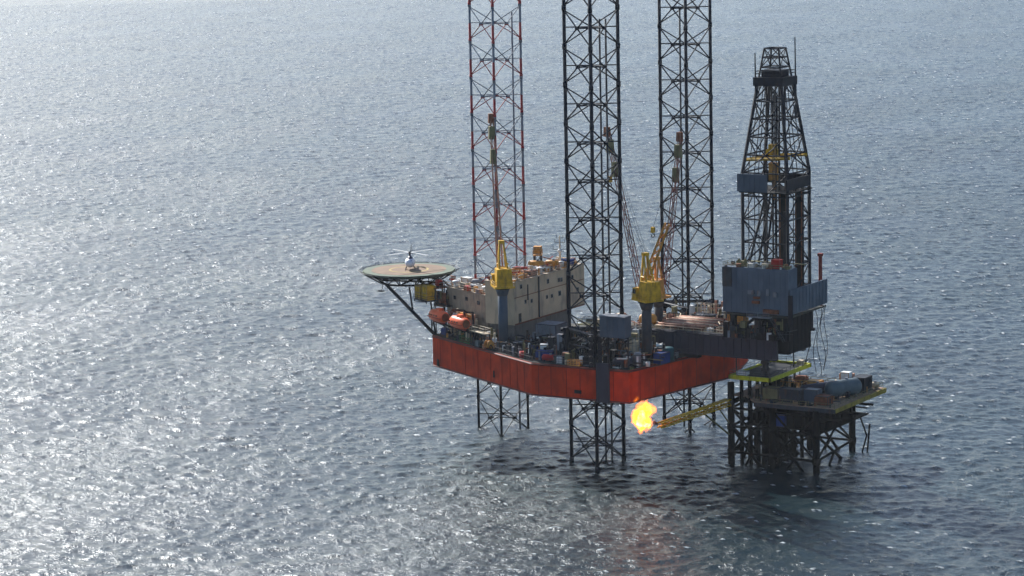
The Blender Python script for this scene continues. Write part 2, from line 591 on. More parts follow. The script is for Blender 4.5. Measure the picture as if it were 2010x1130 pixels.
build_leg(0, 0, 94.26, banded('leg_red_and_grey', 94.26, BAY), 'red and grey banded lattice leg behind the tan quarters', [(2.2, 4.4, 101.0)], 0.31, 0.115)
build_leg(39.3, -22.35, 103.99, M['leg'], 'dark lattice leg nearest the viewer, with two thin pipes inside', [(0.6, 2.9, 101.5), (1.9, 3.4, 101.5)], 0.41, 0.165)
build_leg(39.3, 22.35, 97.08, M['leg'], 'dark lattice leg between the yellow crane and the derrick', [(-2.6, 2.2, 101.0)], 0.39, 0.16)
# jacking frames standing round the legs on deck
def jack_frame(cx, cy, label, h):
    t = thing('jacking_frame', label, 'jacking frame', (cx, cy, DECK + 0.12), 0, 'leg jacking frames')
    Rr = S_LEG / math.sqrt(3)
    z0 = DECK + 0.12
    top = []
    for a in (179.1, 299.1, 59.1):
        c = Vector((cx + (Rr + 0.3) * math.cos(R(a)), cy + (Rr + 0.3) * math.sin(R(a)), 0))
        b = MB()
        d = Vector((math.cos(R(a)), math.sin(R(a)), 0))
        n = Vector((-d.y, d.x, 0))
        for s in (-1, 1):
            q = c + n * 1.0 * s
            b.box((q.x, q.y, z0 + h / 2), (0.8, 1.0, h), R(a))
            for k in range(int(h / 1.5)):
                e = q + d * 0.75
                b.tube((e.x, e.y, z0 + 0.9 + k * 1.5), (e.x + d.x * .5, e.y + d.y * .5, z0 + 0.9 + k * 1.5), 0.45, 8)
        b.build('jack_case', M['navy'], t)
        top.append(c)
    b = MB()
    for i in range(3):
        p, q = top[i], top[(i + 1) % 3]
        b.bar((p.x, p.y, z0 + h - 0.4), (q.x, q.y, z0 + h - 0.4), 0.5)
        b.bar((p.x, p.y, z0 + 0.6), (q.x, q.y, z0 + h - 0.8), 0.35)
        b.bar((q.x, q.y, z0 + h * .5), (p.x, p.y, z0 + h * .5), 0.35)
    b.build('frame_brace', M['dgrey'], t)
jack_frame(39.3, -22.35, 'dark jacking frame round the foot of the nearest leg', 7.5)
jack_frame(39.3, 22.35, 'dark jacking frame round the far leg beyond the pipe deck', 7.0)
# ---------------------------------------------------------------- accommodation
def build_quarters():
    t = thing('accommodation_block', 'tan multi storey crew quarters with small dark windows behind the left crane', 'living quarters', (0, 0, DECK + 0.12))
    z0 = DECK + 0.12
    side = [(-12.5, -4.2), (4.0, -12.0), (4.0, 12.0), (-12.5, 4.2)]
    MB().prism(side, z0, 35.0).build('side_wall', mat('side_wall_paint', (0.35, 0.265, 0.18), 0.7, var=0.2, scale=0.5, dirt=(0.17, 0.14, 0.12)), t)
    a = MB().box((8.0, 3.4, 33.75), (8.0, 32.8, 10.1))
    a.build('end_wall', M['tan'], t)
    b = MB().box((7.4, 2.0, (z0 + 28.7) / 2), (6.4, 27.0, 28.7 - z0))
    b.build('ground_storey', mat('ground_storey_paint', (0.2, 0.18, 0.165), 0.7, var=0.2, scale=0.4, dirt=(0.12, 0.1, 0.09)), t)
    r = MB().box((8.0, 3.4, 38.88), (8.3, 33.1, 0.16))
    r.prism([(x * 1.01, y * 1.02) for x, y in side], 35.0, 35.15)
    r.build('roof', mat('roof_plating', (0.42, 0.34, 0.25), 0.75, var=0.35, scale=0.6, dirt=(0.3, 0.14, 0.07)), t)
    f = MB()
    f.rail([(12.0, -13.0, 38.97), (12.0, 19.7, 38.97), (4.1, 19.7, 38.97)], 1.1, 0.035)
    f.rail([(4.0, -12.0, 35.16), (-12.5, -4.2, 35.16)], 1.1, 0.035)
    f.build('roof_rail', M['cream'], t)
    for y, z, w_, h in ((2.5, 37.0, .8, .9), (7.6, 36.6, .75, .8), (8.8, 36.5, .75, .8), (7.9, 33.3, 1.0, 1.0), (1.9, 33.3, .6, .7), (4.2, 33.2, .6, .7),
                        (-9.9, 37.5, .7, .8), (14.0, 36.4, .8, .8), (12.4, 33.1, .8, .8), (-5.2, 33.4, .6, .7), (16.5, 33.0, .7, .8), (-8.0, 33.6, .6, .7)):
        wd = MB().box((12.03, y, z), (0.1, w_ + .24, h + .24)).build('window', M['grey'], t)
        MB().box((12.09, y, z), (0.06, w_, h)).build('pane', M['glass'], wd)
    d = MB().box((12.04, -10.6, 30.1), (0.12, 1.1, 2.2)).build('door', M['dgrey'], t)
    MB().box((12.13, -10.25, 30.1), (0.08, 0.12, 0.3)).build('handle', M['grey'], d)
    v = MB()
    v.tube((12.18, -2.0, 29.0), (12.18, -2.0, 38.8), 0.2, 8)
    v.tube((12.15, -7.0, 33.9), (12.15, -7.0, 37.6), 0.14, 6)
    v.tube((12.15, 11.2, 29.0), (12.15, 11.2, 38.4), 0.16, 6)
    v.build('drain_pipe', M['dgrey'], t)
    g = MB()
    g.box((12.05, 3.4, 28.86), (0.3, 32.6, 0.3))
    g.box((12.05, 3.4, 35.15), (0.14, 32.6, 0.14))
    g.build('belt_rail', M['rust'], t)
    # little openings of the side wall
    for k in range(3):
        p = Vector((-12.5, -4.2, 0)).lerp(Vector((4.0, -12.0, 0)), 0.2 + k * 0.29)
        rz = math.atan2(-7.8, 16.5)
        o = Vector((-0.427, -0.904, 0)) * 0.05
        wd = MB().box((p.x + o.x, p.y + o.y, 32.9 + (k % 2) * .3), (1.0, 0.14, 0.9), rz).build('window', M['dgrey'], t)
        MB().box((p.x + o.x * 2, p.y + o.y * 2, 32.9 + (k % 2) * .3), (0.7, 0.14, 0.6), rz).build('pane', M['glass'], wd)
build_quarters()
# ---------------------------------------------------------------- helideck
HC, HR, HZ = Vector((-26.0, -0.3, 0)), 11.4, 37.9
def octo(r, a0=0.0, n=8):
    return [(HC.x + r * math.cos(R(a0 + 360 / n * k)), HC.y + r * math.sin(R(a0 + 360 / n * k))) for k in range(n)]
def build_helideck():
    t = thing('helideck', 'round brown helideck with pale green rim on struts out beyond the bow', 'helideck', (HC.x, HC.y, HZ))
    MB().prism(octo(HR, 11.25, 16), HZ - 0.5, HZ).build('deck_plate', M['heligreen'], t)
    MB().prism(octo(HR - 2.2, 0, 32), HZ + 0.004, HZ + 0.03).build('landing_circle', M['helibrown'], t)
    ring = MB()
    n = 48
    for k in range(n):
        a, b = R(360 / n * k), R(360 / n * (k + 1))
        q = []
        for rr in (4.4, 4.9):
            q += [(HC.x + rr * math.cos(a), HC.y + rr * math.sin(a)), (HC.x + rr * math.cos(b), HC.y + rr * math.sin(b))]
        ring.prism([q[0], q[2], q[3], q[1]], HZ + 0.034, HZ + 0.05)
    ring.build('aiming_ring', mat('faded_yellow_marking', (0.36, 0.27, 0.09), 0.7), t)
    e = MB()
    o, i_ = octo(HR + 1.1, 11.25, 16), octo(HR, 11.25, 16)
    for k in range(16):
        e.tube((*o[k], HZ + 0.0), (*o[(k + 1) % 16], HZ), 0.06, 4)
        e.tube((*i_[k], HZ - 0.45), (*o[k], HZ), 0.07, 4)
        for f in (0.33, 0.66):
            a = Vector((*i_[k], HZ - .3)).lerp(Vector((*o[k], HZ)), f)
            b = Vector((*i_[(k + 1) % 16], HZ - .3)).lerp(Vector((*o[(k + 1) % 16], HZ)), f)
            e.tube(a, b, 0.035, 4)
        for f in (.5,):
            a = Vector((*i_[k], HZ - .3)).lerp(Vector((*i_[(k + 1) % 16], HZ - .3)), f)
            b = Vector((*o[k], HZ)).lerp(Vector((*o[(k + 1) % 16], HZ)), f)
            e.tube(a, b, 0.03, 4)
    e.build('perimeter_net', M['dgrey'], t)
    s = MB()
    lo, up = HZ - 2.9, HZ - 0.7
    n = 12
    rim_, low_ = octo(HR - .4, 15, n), octo(HR - 4.2, 15, n)
    for k in range(n):
        j = (k + 1) % n
        s.bar((*rim_[k], up), (*low_[k], lo), 0.24)
        s.bar((*rim_[k], up), (*rim_[j], up), 0.26)
        s.bar((*rim_[k], up), (HC.x, HC.y, up), 0.26)
        s.bar((*low_[k], lo), (*low_[j], lo), 0.34)
        s.bar((*low_[k], lo), (*low_[j], up), 0.17)
        s.bar((*low_[k], lo), (*low_[k], up), 0.2)
        if k % 3 == 0:
            s.bar((*low_[k], lo), (*low_[(k + 6) % n], lo), 0.3)
    s.build('truss_frame', M['black'], t)
    for q, p in (((-13.9, -7.6, 23.6), (-28.5, -6.6, 34.9)), ((-13.9, 7.6, 23.6), (-28.5, 6.6, 34.9))):
        MB().tube(q, p, 0.42, 10).build('strut', M['navy'], t, True)
    for q, p in (((-20.6, -7.1, 28.7), (-21.5, -7.0, 34.8)), ((-20.6, 7.1, 28.7), (-21.5, 7.0, 34.8)), ((-12.6, -4.0, 30.5), (-19.5, -5.0, 34.8)), ((-12.6, 4.0, 30.5), (-19.5, 5.0, 34.8)), ((-13.9, -7.6, 24.0), (-17.5, -4.6, 34.8))):
        MB().tube(q, p, 0.22, 8).build('brace', M['navy'], t, True)
    g = MB()
    g.box((-30.2, -6.6, 33.2), (1.6, 1.2, 0.2))
    g.bar((-30.0, -6.6, 33.2), (-29.5, -6.6, 34.8), .12)
    g.build('access_step', M['dgrey'], t)
build_helideck()
def build_helicopter():
    # nose towards the rig and the viewer, tail boom pointing away over the sea
    x, y, z = -25.9, 0.2, HZ + 0.05
    t = thing('helicopter', 'white and dark blue helicopter parked on the helideck with rotors stopped', 'helicopter', (x, y, z), R(-58))
    t.scale = (1.15, 1.15, 1.15)
    prof = [(0.1, 2.75), (0.55, 2.5), (0.9, 1.9), (1.08, 1.0), (1.1, 0.0), (1.0, -1.0), (0.7, -1.9), (0.35, -2.6)]
    b = MB().lathe((0, 0, 1.55), prof[::-1], 14, 'x')
    b.tube((-2.2, 0, 1.95), (-7.0, 0, 2.35), 0.36, 8, 0.16)
    b.build('fuselage', mat('helicopter_white', (0.55, 0.58, 0.66), 0.35, var=0.05), t, True, True)
    c = MB().lathe((0.5, 0, 2.35), [(0.05, -1.9), (0.5, -1.6), (0.62, -.6), (0.6, .6), (0.3, 1.2), (0.05, 1.35)], 10, 'x')
    c.build('engine_cowling', mat('helicopter_navy', (0.02, 0.025, 0.06), 0.35, var=0.05), t, True, True)
    g = MB().box((2.05, 0, 1.9), (0.75, 1.35, 0.6), 0, 0.6)
    g.build('windscreen', M['glass'], t, local=True)
    f = MB().box((-6.9, 0, 3.0), (0.9, 0.14, 1.9), 0, 0.6)
    f.box((-6.4, 0, 2.4), (0.6, 2.4, 0.1))
    f.build('tail_fin', bpy.data.materials['helicopter_navy'], t, local=True)
    r = MB()
    for k in range(4):
        a = R(40 + 90 * k)
        r.box((-6.9 + .6 * math.cos(a), 0.25, 3.5 + .6 * math.sin(a)), (1.0 * abs(math.cos(a)) + .12, 0.05, 1.0 * abs(math.sin(a)) + .12))
    r.build('tail_rotor', M['black'], t, local=True)
    h = MB().tube((0, 0, 2.8), (0, 0, 3.75), 0.22, 8)
    h.lathe((0, 0, 3.55), [(0.3, -.15), (0.45, 0), (0.3, .2)], 8)
    h.build('rotor_hub', M['black'], t, local=True)
    for k in range(4):
        a = R(38 + 90 * k)
        q = MB().box((math.cos(a) * 3.2, math.sin(a) * 3.2, 3.62), (5.8, 0.36, 0.06), a)
        q.build('rotor_blade', M['white'], t, local=True)
    s = MB()
    for yy in (-1.0, 1.0):
        s.tube((-1.4, yy, 0.12), (1.9, yy, 0.12), 0.08, 6)
        for xx in (-.7, 1.0):
            s.tube((xx, yy, 0.12), (xx, yy * .6, 0.85), 0.06, 5)
    s.build('skid', M['black'], t, local=True)
build_helicopter()
# ---------------------------------------------------------------- lifeboats on the near side of the bow
def build_lifeboat():
    t = thing('lifeboat', '', 'lifeboat', (0, 0, 0), 0, 'lifeboats at the bow')
    prof = [(0.5, -3.3), (1.1, -3.1), (1.42, -2.5), (1.5, -1.0), (1.5, 1.0), (1.42, 2.4), (1.2, 3.05), (1.15, 3.2)]
    MB().lathe((0, 0, 0), prof, 14, 'x').build('hull', M['orange'], t, True, True)
    MB().lathe((0, 0, 0), [(1.0, 3.2), (0.95, 3.28), (0.3, 3.3)], 12, 'x').build('stern_panel', M['rust'], t, False, True)
    MB().box((0.6, 0, 1.5), (1.9, 1.5, 0.9), 0, .75).build('canopy_hatch', M['orange'], t, local=True)
    b = MB()
    for x in (-2.2, -1.1, 0.2, 1.3):
        b.box((x, -1.47, 0.25), (0.5, 0.1, 0.35))
    b.build('porthole', M['glass'], t, local=True)
    k = MB().box((0, 0, -1.5), (5.6, 0.3, 0.3))
    k.box((0, 0, -.25), (6.2, 3.06, 0.14))
    k.build('keel', M['bright_red'], t, local=True)
    return t
fl = math.atan2(-21.3, 40.8)
lb = build_lifeboat()
for k, (x, y, z, lab) in enumerate(((-11.3, -9.9, 28.9, 'orange enclosed lifeboat nearest the helideck strut'), (-1.7, -15.7, 28.9, 'orange enclosed lifeboat with dark round end, further from the helideck'))):
    o = lb if k == 0 else copy_tree(lb)
    o.location, o.rotation_euler = (x, y, z), (0, 0, fl)
    o['label'] = lab
    d = thing('lifeboat_davit', ('dark davit frame carrying the lifeboat beside the helideck strut', 'dark davit frame carrying the lifeboat further from the helideck')[k], 'davit', (x, y, DECK + 0.12), 0, 'lifeboat davits')
    for s in (-2.0, 2.0):
        ax_, n_ = Vector((math.cos(fl), math.sin(fl), 0)), Vector((-math.sin(fl), math.cos(fl), 0))
        p = Vector((x, y, 0)) + ax_ * s + n_ * 2.6
        b = MB()
        b.bar((p.x, p.y, DECK + .1), (p.x, p.y, 31.4), 0.35)
        e = p - n_ * 2.6
        b.bar((p.x, p.y, 31.2), (e.x, e.y, 31.6), 0.3)
        b.bar((p.x, p.y, 26.0), (e.x, e.y, 27.3), 0.3)
        b.tube((e.x, e.y, 31.6), (e.x, e.y, 30.35), 0.05, 4)
        b.build('davit_arm', M['navy'], d)
# ---------------------------------------------------------------- pedestal cranes
def build_crane(x, y, z0, z1, tip, house, boomcol, label, up_lean, wires, hook_z, scale=1.0, ped='steelblue'):
    t = thing('pedestal_crane', label, 'crane', (x, y, z0), 0, 'pedestal cranes on the rig')
    az = math.atan2(tip[1] - y, tip[0] - x)
    d = Vector((math.cos(az), math.sin(az), 0))
    n = Vector((-d.y, d.x, 0))
    o = Vector((x, y, 0))
    def at(f, s, z):
        q = o + d * f + n * s
        return Vector((q.x, q.y, z))
    b = MB().tube((x, y, z0), (x, y, z1), 1.15 * scale, 16)
    b.tube((x, y, z1 - 1.6), (x, y, z1), 1.2 * scale, 16, 1.7 * scale)
    b.build('pedestal', M[ped], t, True)
    MB().tube((x, y, z1), (x, y, z1 + .5), 1.9 * scale, 18).build('slew_ring', M['black'], t, True)
    b = MB().box(at(-.6, 0, z1 + .75), (6.2 * scale, 4.8 * scale, 0.5), az)
    b.rail([at(-3.6 * scale, -2.4 * scale, z1 + 1), at(-3.6 * scale, 2.4 * scale, z1 + 1), at(2.4 * scale, 2.4 * scale, z1 + 1)], 1.1, 0.05)
    b.build('platform', house, t)
    MB().box(at(-1.6, 0, z1 + 3.0), (3.8 * scale, 3.8 * scale, 4.0), az, .9).build('machinery_house', house, t)
    cb = MB().box(at(1.3, 1.6 * scale, z1 + 2.2), (1.8, 1.6, 2.4), az, .92).build('cab', house, t)
    w_ = MB().box(at(2.2, 1.6 * scale, z1 + 2.6), (0.12, 1.3, 1.2), az)
    w_.box(at(1.3, 1.6 * scale + .78, z1 + 2.6), (1.3, 0.12, 1.1), az)
    w_.build('cab_window', M['glass'], cb)
    b = MB()
    apex = at(up_lean, 0, z1 + 11.0 * scale)
    for s in (-1.3, 1.3):
        b.bar(at(0.6, s, z1 + 1), apex + n * s * .35, 0.42)
        b.bar(at(-3.0, s, z1 + 1), apex + n * s * .35, 0.36)
        b.bar(at(-1.4, s, z1 + 6), at(.4, s * .8, z1 + 6), 0.22)
    b.bar(at(0.5, -1.2, z1 + 5), at(0.5, 1.2, z1 + 5), .25)
    b.box(apex, (1.3, 1.3, 0.7), az)
    b.build('a_frame', house, t)
    tip = Vector(tip)
    foot = at(2.2, 0, z1 + 1.6)
    b = MB().lattice(foot, tip, 1.3, 0.8, 16, 0.10, 0.055, (n.x, n.y, 0.02))
    b.build('boom', boomcol, t)
    dv = (tip - foot).normalized()
    for back, w2, h2 in ((0, 1.3, 2.2), (3.4, 1.5, 3.0), (9.0, 1.3, 3.4)):
        MB().box(tip - dv * back + n * .2, (w2, w2, h2), az, .85).build('boom_head', M['olive' if back else 'rust'], t)
    wv = MB()
    for s in (-.35, .35):
        wv.tube(apex + n * s, tip + n * s * .6, 0.035, 4)
        wv.tube(apex + n * s, foot.lerp(tip, .55) + n * s * .6, 0.03, 4)
    wv.tube(tip, (tip.x + wires[0], tip.y + wires[1], hook_z + 1.4), 0.04, 4)
    wv.build('wire_rope', M['black'], t)
    k = MB()
    hx, hy = tip.x + wires[0], tip.y + wires[1]
    k.box((hx, hy, hook_z + 1.0), (0.7, 0.9, 1.3))
    hk = k.build('hook_block', M['yellow'] if hook_z > 50 else M['olive'], t)
    q = MB()
    for i in range(7):
        a0, a1 = R(-200 + i * 38), R(-200 + (i + 1) * 38)
        q.tube((hx + .4 * math.cos(a0), hy, hook_z - .3 + .4 * math.sin(a0)), (hx + .4 * math.cos(a1), hy, hook_z - .3 + .4 * math.sin(a1)), 0.13, 5)
    q.tube((hx, hy, hook_z), (hx, hy, hook_z + .5), 0.12, 5)
    q.build('hook', M['black'], hk)
    return t
build_crane(11.3, -17.0, DECK + .12, 38.0, (4.6, -9.4, 77.0), M['yellow'], M['pinktan'], 'yellow crane on tall blue grey pedestal in front of the tan quarters, boom upright', 0.2, (0.6, -0.6), 66.5)
build_crane(50.4, -18.4, DECK + .12, 37.6, (36.2, -9.9, 75.0), M['yellow'], M['palered'], 'yellow crane beside the nearest leg, boom slanting up behind that leg', 0.2, (0.3, 0.2), 63.0, 1.0, 'dgrey')
build_crane(42.5, 1.8, DECK + .12, 34.6, (43.6, 11.4, 72.0), M['ochre'], M['palered'], 'ochre crane further back, its reddish boom rising before the far leg', -0.5, (-1.6, -11.0), 50.3, .9, 'dgrey')
tag(MB().lattice((48.9, -16.0, 42.0), (53.6, -14.0, 55.2), 1.3, 0.9, 7, 0.24, 0.13).build('jib', M['ochre']), 'short ochre jib slanting up to the right of the yellow crane', 'crane jib')
# ---------------------------------------------------------------- cantilever
CD = 29.3
def build_cantilever():
    t = thing('cantilever', 'long dark violet grey cantilever beam carrying the drill floor out over the stern', 'cantilever', (58, 0, 24.4))
    for y in (-7.0, 7.0):
        b = MB().box((57.7, y, 26.8), (39.6, 1.0, 4.8))
        s = -1 if y < 0 else 1
        for z in (24.55, 29.1):
            b.box((57.7, y + s * .3, z), (39.6, 1.2, 0.3))
        for k in range(20):
            b.box((39.5 + k * 1.95, y + s * .58, 26.8), (0.22, 0.35, 4.2))
        b.build('beam', M['violet'], t)
    MB().box((57.7, 0, CD + .06), (39.4, 13.0, 0.12)).build('pipe_deck', M['deckgreen'], t)
    c = MB()
    for x in (39.5, 46, 52, 58, 64, 70, 76.5):
        c.box((x, 0, 28.0), (0.6, 13.0, 1.6))
    c.build('cross_beam', M['navy'], t)
    r = MB().rail([(38.5, -7.3, CD), (64.5, -7.3, CD)], 1.1, 0.045)
    r.rail([(38.5, 7.3, CD), (64.5, 7.3, CD)], 1.1, 0.045)
    r.build('handrail', M['cream'], t)
    b = MB()
    for x in (46.5, 51, 55.5, 60, 63.5):
        b.box((x, -.5, CD + .4), (0.45, 11.0, 0.6))
    b.build('pipe_bolster', M['rust'], t)
    w_ = MB().box((58, -7.75, 29.6), (26, 0.8, 0.12))
    for k in range(9):
        w_.bar((46 + k * 3, -7.5, 28.3), (46 + k * 3, -8.1, 29.55), .14)
    w_.build('walkway', M['dgrey'], t)
    k = MB()
    for x in (47, 56):
        k.box((x, -7.2, 24.0), (4.0, 1.8, 0.7))
    k.build('hold_down', M['black'], t)
build_cantilever()
rng = random.Random(4)
for k in range(30):
    y = -5.9 + (k % 15) * .78
    z = CD + .88 + (k // 15) * .42
    x0 = 46.0 + rng.uniform(0, .9)
    L = 12.5 + rng.uniform(-1, 1.2)
    o = MB().tube((x0, y + (k // 15) * .35, z), (x0 + L, y + (k // 15) * .35, z), 0.19, 7).build('drill_pipe', (M['pinktan'], M['pinktan'], M['cream'], M['rust'])[k * 7 % 4], smooth=True)
    tag(o, 'long drill pipe lying on the sunlit cantilever pipe deck', 'drill pipe', 'drill pipes on the rack')
# ---------------------------------------------------------------- drill floor
FZ = 35.0
def build_drill_floor():
    t = thing('drill_floor', 'blue walled drill floor house on a dark substructure at the stern end', 'drill floor', (73.5, 0, CD))
    s = MB()
    for x in (66.4, 72.5, 79.2):
        for y in (-6.6, 6.6):
            s.box((x, y, (CD + FZ) / 2), (1.2, 1.0, FZ - CD))
    for y in (-6.8, 6.8):
        s.bar((66.4, y, CD + .3), (72.5, y, FZ - .8), .5)
        s.bar((72.5, y, FZ - .8), (79.2, y, CD + .3), .5)
        s.box((73, y, FZ - .5), (14.5, .9, 1.0))
        s.box((73, y, CD + .3), (14.5, .9, .6))
    s.build('substructure', M['navy'], t)
    e = MB().box((76.2, 0.6, 30.2), (6.6, 11.6, 9.2))
    for k in range(6):
        e.box((79.58, -4.6 + k * 2.1, 30.2), (.16, .3, 9.0))
    e.build('cellar_enclosure', M['black'], t)
    p = MB().box((73.4, 0, FZ - .18), (17.2, 18.6, 0.36))
    p.build('floor_plate', M['deckgreen'], t)
    # near side wind wall with the tall doghouse behind it
    d = MB().box((73.3, -7.0, 40.35), (16.4, 4.6, 10.3))
    for k in range(12):
        d.box((65.9 + k * 1.36, -9.34, 40.2), (0.14, 0.1, 9.6))
    d.box((73.3, -9.36, 40.3), (16.4, 0.16, 0.3))
    d.build('wind_wall', M['blue'], t)
    MB().box((66.3, -9.45, 43.2), (2.4, .12, 4.4)).build('chamfer_shade', M['dgrey'], t)  # flat dark plate: the shading of a chamfered wall end, put in as colour
    a = MB().box((82.1, 0, 38.3), (0.35, 18.8, 5.6))
    for k in range(11):
        a.box((82.32, -8.6 + k * 1.72, 38.3), (0.12, 0.18, 5.4))
    a.build('stern_wall', M['blue'], t)
    b = MB().box((82.0, -9.2, 36.6), (1.0, .5, 6.6))
    b.build('corner_post', M['navy'], t)
    q = MB().box((73.6, 0.2, 45.56), (15.4, 1.0, .12))
    q.rail([(65.2, -9.2, 45.5), (81.4, -9.2, 45.5)], 1.0, .05)
    q.rail([(65.2, -9.2, 45.5), (65.2, -4.8, 45.5)], 1.0, .05)
    q.build('roof_rail', M['olive'], t)
    u = MB()
    for x, z, w_, h in ((72.4, 40.1, 1.5, .9), (74.4, 40.0, .8, 1.2), (76.6, 40.3, .7, 1.5), (78.4, 39.9, .9, 1.1)):
        u.box((x, -9.6, z), (w_, .5, h))
    u.build('junction_box', M['grey'], t)
    u = MB()
    u.box((73.6, -9.7, 37.9), (1.8, .5, .6)).box((77.4, -9.8, 36.0), (3.6, .9, .9))
    u.box((73.8, -9.6, 38.9), (1.6, .4, .5))
    u.build('hose_cabinet', M['rust'], t)
    u = MB().box((74.6, -10.0, 34.6), (5.8, 1.5, .2))
    u.rail([(71.8, -10.7, 34.7), (77.4, -10.7, 34.7)], 1.1, .05)
    u.build('side_balcony', M['grey'], t)
    u = MB()
    for k in range(10):
        u.box((77.6 + k * .32, -10.0, 34.4 - k * .5), (.4, 1.1, .08))
    u.bar((77.5, -10.5, 34.6), (80.8, -10.5, 29.4), .18)
    u.bar((77.5, -9.5, 34.6), (80.8, -9.5, 29.4), .18)
    u.build('stairway', M['dgrey'], t)
    u = MB()
    for k, (x, z) in enumerate(((67.5, 31), (69.4, 32.2), (71, 30.6), (74.5, 31.5), (76, 30.4), (78.3, 32.5))):
        u.box((x, -7.5, z), (1.3, .9, 1.2 + .3 * (k % 3)))
        u.tube((x + .9, -7.6, z - 1), (x + .9, -7.6, z + 1.6), .13, 6)
    u.build('choke_skid', M['olive'], t)
build_drill_floor()
def thingmesh(name, mb, m, label, cat, group=None, smooth=False):
    return tag(mb.build(name, m, smooth=smooth), label, cat, group)
thingmesh('fire_monitor', MB().tube((81.0, 8.4, FZ), (81.0, 8.4, 46.5), .42, 10).box((81.0, 8.4, 46.7), (1.0, 1.0, .6)), mat('dull_red_paint', (0.2, 0.02, 0.015), 0.6), 'tall red post at the far corner of the drill floor', 'post')
thingmesh('red_cabinet', MB().box((77.9, -7.6, 46.5), (2.0, 1.8, 1.9)).box((77.9, -7.6, 47.5), (2.2, 2.0, .12)), M['bright_red'], 'red cabinet on top of the blue drill floor house', 'cabinet')
thingmesh('roof_hatch', MB().box((75.4, -7.8, 46.0), (1.5, 1.4, .9)).box((75.4, -7.8, 46.5), (1.7, 1.6, .12)), M['cream'], 'cream hatch on the blue house roof beside the red cabinet', 'hatch')
thingmesh('roof_winch', MB().box((69.0, -7.2, 45.75), (2.6, 1.6, .4)).lathe((69.0, -7.2, 46.4), [(.8, -.9), (.8, -.8), (.4, -.78), (.4, .78), (.8, .8), (.8, .9)], 12, 'x'), M['olive'], 'olive winch on the left of the blue house roof', 'winch')
thingmesh('roof_crate', MB().box((71.8, -8.2, 45.95), (1.6, 1.2, .8)).box((71.8, -8.2, 46.38), (1.7, 1.3, .08)), M['white'], 'white box on the blue house roof near the winch', 'box')
for k, (y, z0) in enumerate(((3.0, 20.5), (5.2, 19.6), (7.0, 20.8), (8.4, 20.0))):
    b = MB()
    pts = [Vector((82.2 + .5 * math.sin(i * .9 + k), y + .35 * math.sin(i * .6 + k * 2), 35.2 - (35.2 - z0) * i / 8)) for i in range(9)]
    for p, q in zip(pts[:-1], pts[1:]):
        b.tube(p, q, .075, 6)
    thingmesh('hanging_hose', b, M['dgrey'], 'thin dark hose hanging from the stern edge of the drill floor', 'hose', 'hoses below the drill floor', True)
